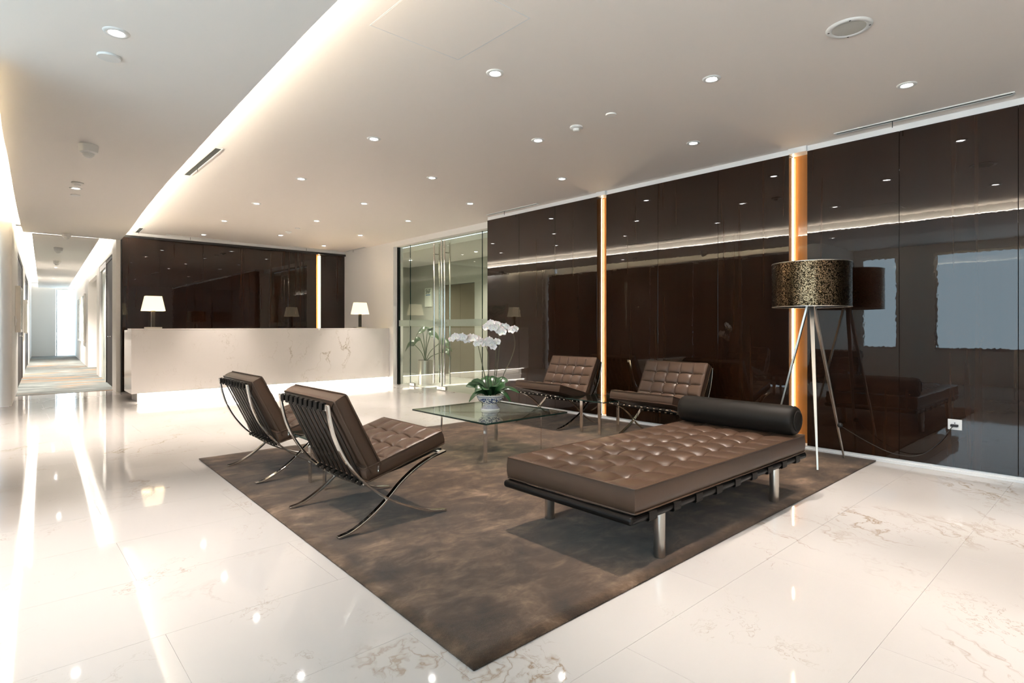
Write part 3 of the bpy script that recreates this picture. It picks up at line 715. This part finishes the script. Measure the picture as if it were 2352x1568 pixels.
# ------------------------------------------------------------------ tufted cushions
def tufted(name, L, W, T, nL, nW, sub, mat, seam=0.010, dip=0.020, edge=0.012, crown=0.006, rad=0.03):
    """cushion: x 0..L, y -W/2..W/2, z 0..T with pillow cells and button dips on top"""
    s = MB(); NX, NY = nL*sub, nW*sub
    cl, cw = L/nL, W/nW
    def frac(a, n_):
        """distance measure from inner seams only (0 on a seam, 1 in the middle)"""
        c = min(int(a), n_-1); f_ = a - c
        d0 = f_ if c > 0 else 9; d1 = (1-f_) if c < n_-1 else 9
        return min(d0, d1, 0.5)*2
    def top(a, b):
        p = frac(a, nL); q = frac(b, nW)
        pil = (1-(1-p)**2.4)*(1-(1-q)**2.4)
        de = min(a*cl, L-a*cl, b*cw, W-b*cw)
        fade = min(1.0, de/0.05); fade = 0.06 + 0.94*fade*fade*(3-2*fade)
        gd_ = min(p*cl, q*cw)/2
        z = T - fade*(seam*(1-pil**0.6) + 0.007*math.exp(-gd_/0.005))
        ia, ib = round(a), round(b)
        if 0 < ia < nL and 0 < ib < nW:
            d = math.hypot((a-ia)*cl, (b-ib)*cw); z -= dip*math.exp(-(d/rad)**1.3)
        z -= edge*max(0, 1-de/0.03)**2
        u_, v_ = a/nL*2-1, b/nW*2-1
        return z + crown*(1-u_*u_)*(1-v_*v_)
    def warp(k, n_):   # denser samples next to seams
        c, f_ = divmod(k, sub); t = f_/sub
        return min(c + (t - 0.82*math.sin(2*math.pi*t)/(2*math.pi)), n_)
    for j in range(NY+1):
        for i in range(NX+1):
            a, b = warp(i, nL), warp(j, nW); s.v.append((a*cl, b*cw-W/2, top(a, b)))
    for j in range(NY):
        for i in range(NX):
            q = j*(NX+1)+i; s.f.append((q, q+1, q+NX+2, q+NX+1)); s.mi.append(0)
    ring = [i for i in range(NX+1)] + [j*(NX+1)+NX for j in range(1, NY+1)] + [NY*(NX+1)+i for i in range(NX-1, -1, -1)] + [j*(NX+1) for j in range(NY-1, 0, -1)]
    m = len(ring); prev = ring
    for lev, (off, zz) in enumerate(((0.004, 0.62), (0.004, 0.30), (0.0, 0.06), (-0.008, 0.0))):
        st = len(s.v)
        for q in ring:
            v = s.v[q]; x = v[0]; y = v[1]
            ox = -off if x < 1e-6 else (off if x > L-1e-6 else 0); oy = -off if y < -W/2+1e-6 else (off if y > W/2-1e-6 else 0)
            s.v.append((x+ox, y+oy, T*zz))
        cur = list(range(st, st+m))
        for k in range(m):
            k2 = (k+1) % m; s.f.append((prev[k], cur[k], cur[k2], prev[k2])); s.mi.append(0)
        prev = cur
    s.f.append(tuple(reversed(prev))); s.mi.append(0)
    me = s.mesh(name, mat, 55)
    btn = [(ia*cl, ib*cw-W/2, top(ia, ib)) for ia in range(1, nL) for ib in range(1, nW)]
    pip = MB()
    for zz in (T-edge-0.0005, 0.005):
        P = []; r_ = 0.012
        for (xx, yy, a0) in ((L-r_, W/2-r_, 0), (r_, W/2-r_, 90), (r_, -W/2+r_, 180), (L-r_, -W/2+r_, 270)):
            for q in range(0, 91, 30): P.append((xx+(r_+0.0035)*math.cos(R(a0+q)), yy+(r_+0.0035)*math.sin(R(a0+q)), zz))
        pip.tube(P + [P[0]], 0.004, 6, caps=False)
    return me, btn, pip.mesh('piping', mat, 60)
button_mesh = MB().lathe([(0.012,0.0),(0.0115,0.004),(0.008,0.008),(0.0005,0.0095)], 12).mesh('button', 'brown_leather', 180)
def cushion(name, data, parent, M, lift=0.004):
    me, btn, pip = data
    o = link(name, me, parent); o.matrix_local = M
    link('piping', pip, o)
    for b_ in btn:
        k = link('button', button_mesh, o); k.location = (b_[0], b_[1], b_[2]+lift)
    return o

# ------------------------------------------------------------------ lounge chairs
def make_chair():
    r = empty('lounge_chair')
    HW = 0.372
    back = [(p.x, p.z) for p in spline([(-0.072,0,0.752),(-0.055,0,0.655),(-0.025,0,0.55),(0.040,0,0.42),(0.150,0,0.285),(0.300,0,0.165),(0.470,0,0.078),(0.600,0,0.030),(0.720,0,0.008)], 6)]
    seat = [(p.x, p.z) for p in spline([(0.715,0,0.388),(0.60,0,0.358),(0.49,0,0.310),(0.39,0,0.245),(0.300,0,0.165),(0.215,0,0.10),(0.13,0,0.050),(0.06,0,0.020),(-0.012,0,0.007)], 6)]
    for sg_ in (-1, 1):
        y0, y1 = sorted((sg_*HW, sg_*(HW-0.034)))
        MB().ribbon(back, y0, y1, 0.012).build('frame_leg', 'chrome', r, 40, bevel=0.0015)
        MB().ribbon(seat, y0+0.0005, y1-0.0005, 0.012).build('frame_leg', 'chrome', r, 40, bevel=0.0015)
    def rail(nm, x, z, dx, dz):
        MB().box(x-dx, x+dx, -HW+0.034, HW-0.034, z-dz, z+dz).build(nm, 'chrome', r, bevel=0.0015)
    rail('top_rail', -0.070, 0.735, 0.006, 0.017)
    rail('front_rail', 0.705, 0.384, 0.014, 0.006)
    rail('rear_rail', 0.168, 0.268, 0.012, 0.006)
    # straps: loop over a rail, run straight to the next rail, loop under it
    tb = [(-0.0815,0.712),(-0.0815,0.74),(-0.080,0.7575),(-0.070,0.760),(-0.060,0.7565),(-0.052,0.735),(0.165,0.285),(0.188,0.268),(0.180,0.257),(0.166,0.2565)]
    ts = [(0.690,0.372),(0.718,0.3725),(0.7255,0.381),(0.720,0.3945),(0.700,0.394),(0.62,0.370),(0.42,0.318),(0.19,0.280),(0.158,0.277),(0.148,0.266),(0.152,0.257)]
    for i in range(9):
        yc = -0.288 + i*0.072
        MB().ribbon(tb, yc-0.0195, yc+0.0195, 0.004).build('back_strap', 'strap_leather', r, 50)
        MB().ribbon(ts, yc-0.020, yc+0.020, 0.004).build('seat_strap', 'strap_leather', r, 50)
    ax = Vector((0.55, 0, 0.155)).normalized(); az = Vector((-ax.z, 0, ax.x))
    M = Matrix(((ax.x,0,az.x,0.170),(0,1,0,0),(ax.z,0,az.z,0.285),(0,0,0,1)))
    cushion('seat_cushion', SEAT, r, M)
    ax = Vector((0.455, 0, -0.89)).normalized(); az = Vector((0.89, 0, 0.455)).normalized()
    # local x runs down the back, local z points forward; y is flipped to stay right handed
    M = Matrix(((ax.x,0,az.x,-0.042),(0,-1,0,0),(ax.z,0,az.z,0.765),(0,0,0,1)))
    cushion('back_cushion', BACK, r, M)
    for sg_ in (-1,):
        MB().box(0.222, 0.232, sg_*0.382, sg_*0.377, 0.350, 0.375).lathe([(0.004,0),(0.006,0.008),(0.004,0.016)], 8, 0, (0.227, sg_*0.380, 0.335)).build('zip_pull', 'chrome', r)
    return r
SEAT = tufted('seat_cushion', 0.555, 0.74, 0.098, 4, 5, 10, 'brown_leather')
BACK = tufted('back_cushion', 0.485, 0.74, 0.095, 4, 5, 10, 'brown_leather')
ch = make_chair()
grp = 'brown leather lounge chairs'
ch.location = (1.41, 3.356, RUGZ); tag(ch, 'brown leather chrome lounge chair seen from behind, nearest the camera', 'chair', grp)
for (x, y, rz, lab) in ((1.44, 4.822, 0, 'brown leather chrome lounge chair seen from behind, nearer the reception counter'),
                        (5.452, 4.83, math.pi, 'brown leather chrome lounge chair by the veneer wall, next to the glass doors side'),
                        (5.452, 3.36, math.pi, 'brown leather chrome lounge chair by the veneer wall, partly behind the daybed bolster')):
    c = copy_tree(ch); c.location = (x, y, RUGZ); c.rotation_euler = (0, 0, rz); tag(c, lab, 'chair', grp)

# ------------------------------------------------------------------ daybed
db = empty('daybed', (3.265, 2.07, RUGZ)); tag(db, 'long tufted brown leather daybed with bolster and steel legs', 'daybed')
L, W = 2.04, 0.91
BED = tufted('mattress', L, W, 0.132, 11, 5, 12, 'brown_leather', seam=0.012, dip=0.026, edge=0.008, crown=0.004, rad=0.032)
cushion('mattress', BED, db, Matrix.Translation((-L/2, 0, 0.284)), -0.001)
def bar(nm, pts, r): return MB().tube(pts, r, 14).build(nm, 'bed_wood', db, 60)
for sy in (-1, 1):
    MB().box(-1.055, 1.03, sy*0.437-0.023, sy*0.437+0.023, 0.236, 0.280).build('side_rail', 'bed_wood', db, bevel=0.019, seg=4)
for sx in (-1, 1):
    MB().box(sx*1.03-0.026, sx*1.03+0.026, -0.46, 0.46, 0.237, 0.281).build('end_rail', 'bed_wood', db, bevel=0.019, seg=4)
for i in range(9):
    x = -0.88 + i*0.22
    s = MB()
    P = [(sy_, z_) for sy_, z_ in ((0.41,0.283),(0.455,0.2835),(0.4635,0.277),(0.4645,0.24),(0.457,0.232),(0.42,0.232))]
    # ribbon is built in x-z, then turned so it runs across the bed
    q = [(p[0], p[1]) for p in P]; full = [(-a, b_) for a, b_ in reversed(q)] + q
    s.ribbon(full, -0.033, 0.033, 0.003)
    s.v = [(x + v[1], v[0], v[2]) for v in s.v]
    s.build('webbing_strap', 'strap_leather', db, 50)
for (x, y) in ((-0.735,-0.405),(0.635,-0.405),(-0.735,0.385),(0.635,0.385)):
    g = MB().lathe([(0.029,0.0),(0.030,0.003),(0.030,0.232)], 24, 0, (x, y, 0), True, True).build('leg', 'brushed_steel', db, 50)
    MB().box(x-0.045, x+0.075, y-0.022, y+0.022, 0.230, 0.235).build('mount_plate', 'chrome', g)
s = MB().lathe([(0.0005,-0.448),(0.03,-0.452),(0.07,-0.453),(0.092,-0.446),(0.102,-0.430),(0.104,-0.40),(0.104,0.40),(0.102,0.430),(0.092,0.446),(0.07,0.453),(0.0005,0.448)], 40)
bo = s.build('bolster', 'bolster_leather', db, 60); bo.rotation_euler = (R(90), 0, 0); bo.location = (0.905, 0, 0.520)
for sy in (-1, 1):
    MB().ribbon([(1.012,0.50),(1.026,0.42),(1.028,0.30),(1.024,0.262),(1.0,0.235)], sy*0.36-0.012, sy*0.36+0.012, 0.004).build('bolster_strap', 'strap_leather', db)
    MB().tube([(0.905+0.07*math.cos(a), sy*0.454, 0.520+0.07*math.sin(a)) for a in [R(q) for q in range(0, 361, 20)]], 0.005, 6, caps=False).build('bolster_piping', 'bolster_leather', db, 60)

# ------------------------------------------------------------------ glass tables
def glass_top(x0, x1, y0, y1, z0, z1, parent):
    o = MB().box(x0, x1, y0, y1, z0, z1).build('glass_top', ['table_glass', 'glass_edge'], parent)
    for f_ in o.data.polygons:
        if abs(f_.normal.z) < 0.5: f_.material_index = 1
    return o
ct = empty('coffee_table', (3.48, 4.165, RUGZ)); tag(ct, 'square clear glass coffee table with crossed chrome frame', 'coffee table')
glass_top(-0.51, 0.48, -0.555, 0.57, 0.372, 0.386, ct)
legs = [(-0.335,-0.335),(-0.335,0.325),(0.35,0.325),(0.35,-0.335)]
for x, y in legs: 
    a = math.atan2(y, x); M = Matrix.Translation((x, y, 0)) @ Matrix.Rotation(a, 4, 'Z')
    MB().box(-0.006, 0.006, -0.017, 0.017, 0.0, 0.371, 0, M).build('leg', 'chrome', ct, bevel=0.001)
for k, (p, q) in enumerate(((legs[0], legs[2]), (legs[1], legs[3]))):
    L_ = math.hypot(q[0]-p[0], q[1]-p[1]); a = math.atan2(q[1]-p[1], q[0]-p[0]); M = Matrix.Translation((p[0], p[1], 0)) @ Matrix.Rotation(a, 4, 'Z')
    MB().box(0.007, L_-0.007, -0.017, 0.017, 0.359-0.0*k, 0.371, 0, M).build('cross_bar', 'chrome', ct, bevel=0.001)
def side_table(x, y, lab):
    o = empty('side_table', (x, y, RUGZ)); tag(o, lab, 'side table', 'small glass side tables')
    glass_top(-0.275, 0.275, -0.275, 0.275, 0.367, 0.379, o)
    for sx in (-1, 1):
        for sy in (-1, 1):
            MB().box(sx*0.165-0.006, sx*0.165+0.006, sy*0.13-0.02, sy*0.13+0.02, 0, 0.366).build('leg', 'chrome', o, bevel=0.001)
    for sy in (-1, 1): MB().box(-0.158, 0.158, sy*0.13-0.02, sy*0.13+0.02, 0.354, 0.366).build('cross_bar', 'chrome', o, bevel=0.001)
side_table(5.04, 4.10, 'small glass side table between the two chairs by the veneer wall')
side_table(1.915, 4.10, 'small glass side table between the two chairs seen from behind')

# ------------------------------------------------------------------ potted orchid
ORZ = RUGZ + 0.387
orc = empty('potted_orchid', (3.51, 4.20, ORZ)); tag(orc, 'white phalaenopsis orchid in blue and white porcelain bowl on coffee table', 'potted plant')
MB().lathe([(0.0005,0.0),(0.092,0.0),(0.094,0.008),(0.082,0.022),(0.066,0.044),(0.062,0.054),(0.085,0.066),(0.112,0.088),(0.128,0.112),(0.134,0.135),(0.139,0.146),(0.134,0.146),(0.126,0.130),(0.10,0.10),(0.0005,0.09)], 40).build('bowl', 'porcelain', orc, 60)
MB().lathe([(0.0005,0.118),(0.12,0.118)], 24).build('soil', 'soil', orc)
pm = MB().lathe([(0.0005,-0.006),(0.008,-0.004),(0.011,0.0),(0.008,0.005),(0.0005,0.007)], 8).mesh('pebble', 'pebble', 180)
for k in range(70):
    a = random.uniform(0, 6.28); rr_ = 0.115*math.sqrt(random.random())
    q = link('pebble', pm, orc); q.location = (rr_*math.cos(a), rr_*math.sin(a), 0.124+random.uniform(0, 0.012)); q.rotation_euler = (random.random(), random.random(), a); s_ = random.uniform(0.8, 1.5); q.scale = (s_*1.2, s_, s_)
CR = Vector((math.cos(R(-42.07)), math.sin(R(-42.07)), 0)); CF = Vector((math.sin(R(42.07)), math.cos(R(42.07)), 0))
def blade(path, widths, fold=0.25, th=0.0016, tilt=0.0):
    """curved leaf along a 3-D path with a centre fold"""
    s = MB(); P = [Vector(p) for p in path]; n_ = len(P); rows = []
    for j, p in enumerate(P):
        t = (P[min(j+1, n_-1)]-P[max(j-1, 0)]).normalized(); sd = t.cross(Vector((0,0,1)))
        sd = sd.normalized() if sd.length > 1e-4 else Vector((1,0,0)); up = sd.cross(t).normalized(); w = widths[j]
        if tilt:
            k_ = sd.dot(CF); sn = math.sin(R(tilt))*k_; cs_ = math.sqrt(max(0, 1-sn*sn)); sd, up = sd*cs_ + up*sn, up*cs_ - sd*sn
        rows.append([p - sd*w + up*w*fold, p - sd*w*0.5 + up*w*fold*0.35, p, p + sd*w*0.5 + up*w*fold*0.35, p + sd*w + up*w*fold])
    for off in (0, -th):
        for j, r_ in enumerate(rows):
            for v in r_: s.v.append((v.x, v.y, v.z+off))
    m = 5*n_
    for j in range(n_-1):
        for k in range(4):
            a = 5*j+k; s.f.append((a, a+1, a+6, a+5)); s.mi.append(0); s.f.append((m+a, m+a+5, m+a+6, m+a+1)); s.mi.append(0)
        for k in (0, 4):
            a = 5*j+k; s.f.append((a, a+5, m+a+5, m+a)); s.mi.append(0)
    return s
wl6 = [0.34, 0.66, 0.90, 1.0, 1.02, 0.94, 0.70, 0.12]
CR = Vector((math.cos(R(-42.07)), math.sin(R(-42.07)), 0)); CF = Vector((math.sin(R(42.07)), math.cos(R(42.07)), 0))
def orchid_leaf(ang, L, rise, droop, w):
    d = Vector((math.cos(ang), math.sin(ang), 0)); P = []
    for k in range(8):
        t = k/7; P.append(d*(0.02 + L*t) + Vector((0, 0, 0.125 + rise*math.sin(min(1.0, t*1.25)*math.pi/2) - droop*t*t)))
    blade(P, [w*1.35*q for q in wl6], 0.22, tilt=48).build('leaf', 'orchid_leaf', orc, 180)
view = R(-42.07)
for (da, L_, rise, droop, w) in ((180,0.215,0.13,0.03,0.030),(150,0.20,0.15,0.01,0.024),(115,0.16,0.17,0.0,0.033),(70,0.15,0.17,0.0,0.036),(28,0.17,0.15,0.0,0.036),
                                 (335,0.14,0.10,0.0,0.042),(300,0.12,0.13,0.02,0.040),(250,0.13,0.10,0.02,0.036),(5,0.26,0.12,0.09,0.016),(205,0.20,0.10,0.14,0.016),(352,0.18,0.10,0.15,0.016),(215,0.15,0.13,0.07,0.030)):
    orchid_leaf(view + R(da), L_, rise, droop, w)
# flower: broad petals, narrower sepals and a small yellow lip
def petal_mesh(L, W, cup):
    s = MB(); nx, ny = 7, 5; rows = []
    for j in range(nx):
        t = j/(nx-1); w = W*(math.sin(math.pi*min(1, 0.12+0.80*t))**0.7)
        for i in range(ny):
            u = i/(ny-1)*2-1; s.v.append((u*w, L*t, cup*(u*u*0.5 - t*t*0.7) + 0.002))
    for j in range(nx-1):
        for i in range(ny-1):
            a = j*ny+i; s.f.append((a, a+1, a+ny+1, a+ny)); s.mi.append(0)
    m = len(s.v); s.v += [(v[0], v[1], v[2]-0.0008) for v in s.v]
    s.f += [tuple(m+q for q in reversed(f_)) for f_ in list(s.f)]; s.mi += [0]*len(s.mi)
    return s.mesh('petal', 'petal', 180)
PB, PS = petal_mesh(0.044, 0.030, 0.016), petal_mesh(0.042, 0.017, 0.014)
LIP = MB().lathe([(0.0005,0.0),(0.007,0.004),(0.009,0.012),(0.006,0.020),(0.0005,0.024)], 10).mesh('lip', 'lip_yellow', 180)
CEN = MB().lathe([(0.0005,-0.006),(0.006,0.0),(0.005,0.008),(0.0005,0.010)], 10).mesh('flower_centre', 'petal', 180)
def flower(loc, aim, scale, roll=0):
    o = link('flower', CEN, orc)
    z = Vector(aim).normalized(); x = Vector((0,0,1)).cross(z).normalized(); y = z.cross(x)
    M = Matrix(((x.x,y.x,z.x,0),(x.y,y.y,z.y,0),(x.z,y.z,z.z,0),(0,0,0,1)))
    o.matrix_local = Matrix.Translation(loc) @ M @ Matrix.Rotation(roll, 4, 'Z') @ Matrix.Scale(scale, 4)
    for me, angs in ((PB, (78, -78)), (PS, (0, 132, -132))):
        for a in angs:
            q = link('petal', me, o); q.rotation_euler = (R(8 if me is PB else 16), 0, R(a)); q.location = (0, 0, 0.001 if me is PB else -0.002)
    q = link('lip', LIP, o); q.rotation_euler = (R(115), 0, 0); q.location = (0, -0.004, 0.003)
def V(r_, u_, f_): return CR*r_ + CF*f_ + Vector((0, 0, u_))
# stems: (right, up, forward) relative to the bowl base
stems = [[(-0.035,0.13,0),(-0.05,0.30,0.0),(-0.085,0.46,0.0),(-0.115,0.60,0.01),(-0.145,0.655,0.01),(-0.22,0.675,0.02),(-0.30,0.69,0.02),(-0.365,0.675,0.02)],
         [(-0.02,0.13,0.03),(-0.025,0.28,0.04),(-0.015,0.42,0.05),(-0.03,0.56,0.05),(-0.07,0.635,0.06),(-0.14,0.665,0.06),(-0.20,0.675,0.06)],
         [(0.0,0.13,-0.01),(0.035,0.30,-0.01),(0.05,0.45,0.0),(0.048,0.60,0.0),(0.02,0.64,0.0),(-0.03,0.655,0.0)],
         [(0.02,0.13,0.0),(0.055,0.32,0.0),(0.078,0.50,0.0),(0.085,0.66,0.0),(0.066,0.765,0.0),(0.02,0.80,0.0),(-0.02,0.79,0.0)],
         [(0.05,0.13,0.0),(0.13,0.34,0.0),(0.20,0.49,0.0),(0.235,0.61,0.0),(0.225,0.715,0.0),(0.19,0.755,0.0),(0.12,0.785,0.0)]]
for st in stems:
    P = spline([V(*p) for p in st], 6); MB().tube(P, [0.0042*(1-0.5*k/len(P)) for k in range(len(P))], 6).build('flower_stem', 'stem', orc, 180)
fl_ = [(-0.375,0.675,0.02,0.7),(-0.335,0.70,0.0,0.95),(-0.295,0.69,0.03,1.0),(-0.262,0.70,-0.01,1.0),(-0.225,0.675,0.02,1.05),(-0.19,0.695,0.05,0.95),
       (-0.165,0.685,0.03,1.05),(-0.125,0.675,0.06,1.0),(-0.10,0.655,0.03,1.0),(-0.13,0.635,0.0,0.8),(-0.055,0.64,0.0,1.0),(-0.015,0.665,0.02,1.0),(0.015,0.635,-0.02,1.05),(0.06,0.65,0.01,0.95),(0.03,0.605,0.0,0.9),
       (-0.03,0.795,0.0,1.0),(0.005,0.83,0.02,0.95),(0.03,0.79,-0.02,1.05),(0.065,0.815,0.02,1.0),(0.085,0.77,0.0,1.05),(0.10,0.80,0.03,0.95),(0.115,0.745,-0.01,1.0),(0.15,0.80,0.02,0.85),(0.205,0.765,0.0,0.95),(0.235,0.775,0.02,0.9)]
for k, (a, u_, f_, sc_) in enumerate(fl_):
    aim = -CF*1.0 + CR*random.uniform(-0.7, 0.5) + Vector((0, 0, random.uniform(-0.25, 0.15)))
    flower(V(a, u_, f_-0.02), aim, sc_, random.uniform(-0.3, 0.3))

# ------------------------------------------------------------------ lobby planter
pl = empty('potted_plant', (6.60, 10.02, 0)); tag(pl, 'big leafed plant in brushed steel cylinder pot behind the glass door', 'potted plant')
MB().lathe([(0.0005,0.0),(0.150,0.0),(0.150,0.50),(0.144,0.50),(0.144,0.46)], 40).build('pot', 'brushed_steel', pl, 50)
MB().lathe([(0.0005,0.462),(0.144,0.462)], 24).build('soil', 'soil', pl)
def big_leaf(tip, a, L, W):
    P = []; d = Vector((math.cos(a), math.sin(a), 0))
    for k in range(8): t = k/7; P.append(Vector(tip) + d*(L*t) + Vector((0, 0, 0.05*math.sin(t*3.0) - L*0.75*t*t)))
    ww_ = [0.55, 0.95, 1.0, 0.88, 0.68, 0.45, 0.22, 0.02]
    return blade(P, [W*q for q in ww_], 0.2, tilt=40)
for (da, R_, H_, L_, W_) in ((178,0.22,0.36,0.20,0.09),(150,0.06,0.62,0.20,0.13),(20,0.10,0.55,0.22,0.12),(0,0.30,0.40,0.26,0.11),(340,0.40,0.22,0.20,0.09),(80,0.16,0.70,0.24,0.13),(215,0.10,0.45,0.16,0.08)):
    a = view + R(da); d = Vector((math.cos(a), math.sin(a), 0)); tip = d*R_ + Vector((0, 0, 0.46+H_))
    st = MB().tube(spline([(0,0,0.45), tuple(d*R_*0.35 + Vector((0,0,0.46+H_*0.55))), tuple(tip)], 5), 0.008, 6).build('leaf_stalk', 'palm_leaf', pl, 180)
    big_leaf(tip, a, L_, W_).build('leaf', 'palm_leaf', st, 180)

# ------------------------------------------------------------------ floor lamp
fx, fy = 5.36, 1.965
fp = empty('floor_lamp', (fx, fy, RUGZ)); tag(fp, 'tripod floor lamp with pierced bronze drum shade by the veneer wall', 'floor lamp')
feet = [(5.02-fx, 1.79-fy), (5.66-fx, 1.795-fy), (5.335-fx, 2.33-fy)]
lamp_legs = []
for (x, y) in feet:
    a = math.atan2(y, x); tx, ty = 0.022*math.cos(a), 0.022*math.sin(a)
    s = MB(); dv = Vector((-math.sin(a), math.cos(a), 0)); rv = Vector((math.cos(a), math.sin(a), 0))
    def sec(px, py, z, w, t): return [tuple(Vector((px,py,z)) + dv*w*i + rv*t*j) for i, j in ((-1,-1),(1,-1),(1,1),(-1,1))]
    s.v = sec(x, y, 0.001, 0.007, 0.005) + sec(x*0.5+tx*0.5, y*0.5+ty*0.5, 0.70, 0.013, 0.008) + sec(tx, ty, 1.40, 0.017, 0.009)
    for q in (0, 4):
        for k in range(4): s.f.append((q+k, q+(k+1) % 4, q+4+(k+1) % 4, q+4+k)); s.mi.append(0)
    s.f += [(3,2,1,0), (8,9,10,11)]; s.mi += [0, 0]
    lamp_legs.append(s.build('leg', 'brushed_steel', fp, bevel=0.0015))
MB().lathe([(0.0005,1.375),(0.045,1.375),(0.045,1.415),(0.0005,1.415)], 20).build('hub', 'brushed_steel', fp, 40)
MB().tube([(0,0,1.41),(0,0,1.56)], 0.014, 10).build('lamp_holder', 'black', fp, 60)
s = MB(); n_ = 72; rO = 0.318; z0, z1 = 1.36, 1.745
for k in range(n_):
    a = 2*math.pi*k/n_; s.v += [(rO*math.cos(a), rO*math.sin(a), z0), (rO*math.cos(a), rO*math.sin(a), z1), ((rO-0.004)*math.cos(a), (rO-0.004)*math.sin(a), z0), ((rO-0.004)*math.cos(a), (rO-0.004)*math.sin(a), z1)]
for k in range(n_):
    a = 4*k; b_ = 4*((k+1) % n_)
    s.f += [(a, b_, b_+1, a+1), (a+2, a+3, b_+3, b_+2), (a, a+2, b_+2, b_), (a+1, b_+1, b_+3, a+3)]; s.mi += [0, 1, 1, 1]
sh = s.build('shade', ['bronze_mesh', 'black'], fp, 40)
uvl = sh.data.uv_layers.new(name='UVMap')
for poly in sh.data.polygons:
    us = []
    for li in poly.loop_indices:
        v = sh.data.vertices[sh.data.loops[li].vertex_index].co; us.append([li, math.atan2(v.y, v.x), v.z])
    if max(u[1] for u in us) - min(u[1] for u in us) > 3: 
        for u in us:
            if u[1] < 0: u[1] += 2*math.pi
    for li, a, z in us: uvl.data[li].uv = (a*rO, z)
def ring_tube(z): return [((rO-0.001)*math.cos(2*math.pi*k/48), (rO-0.001)*math.sin(2*math.pi*k/48), z) for k in range(49)]
for z in (z0, z1): MB().tube(ring_tube(z), 0.004, 6, caps=False).build('shade_rim', 'brushed_steel', sh, 60)
for k in range(3):
    a = R(120*k+30); MB().tube([(0.012*math.cos(a), 0.012*math.sin(a), 1.55), ((rO-0.005)*math.cos(a), (rO-0.005)*math.sin(a), 1.55)], 0.003, 6).build('shade_spoke', 'brushed_steel', sh)
kx, ky = feet[1][0]*0.80+0.004, feet[1][1]*0.80
MB().lathe([(0.0005,-0.024),(0.014,-0.019),(0.022,-0.008),(0.024,0.0),(0.022,0.008),(0.014,0.019),(0.0005,0.024)], 16, 0, (kx, ky-0.02, 0.30)).build('dimmer_knob', 'black', fp, 180)
cord = spline([(kx, ky-0.03, 0.29), (5.69-fx, 1.60-fy, 0.16), (5.74-fx, 1.42-fy, 0.085), (5.77-fx, 1.25-fy, 0.10), (5.785-fx, 1.12-fy, 0.22), (5.79-fx, 1.045-fy, 0.345), (5.79-fx, 1.02-fy, 0.375)], 6)
MB().tube(cord, 0.0035, 6).build('power_cord', 'black', fp, 180)
MB().box(5.775-fx, 5.8075-fx, 0.995-fy, 1.045-fy, 0.366, 0.386).build('plug', 'black', fp, bevel=0.004)

so_ = empty('wall_socket', (XR-0.0005, 1.02, 0.355)); tag(so_, 'white wall socket plate on the dark veneer panel', 'socket')
MB().box(-0.008, 0, -0.047, 0.047, 0, 0.085).build('plate', 'white_plastic', so_, bevel=0.002)
MB().box(-0.011, -0.008, -0.026, 0.026, 0.018, 0.067).build('insert', 'white_trim', so_, bevel=0.001)
MB().box(-0.0115, -0.011, -0.003, 0.003, 0.050, 0.060).build('socket_hole', 'black', so_)
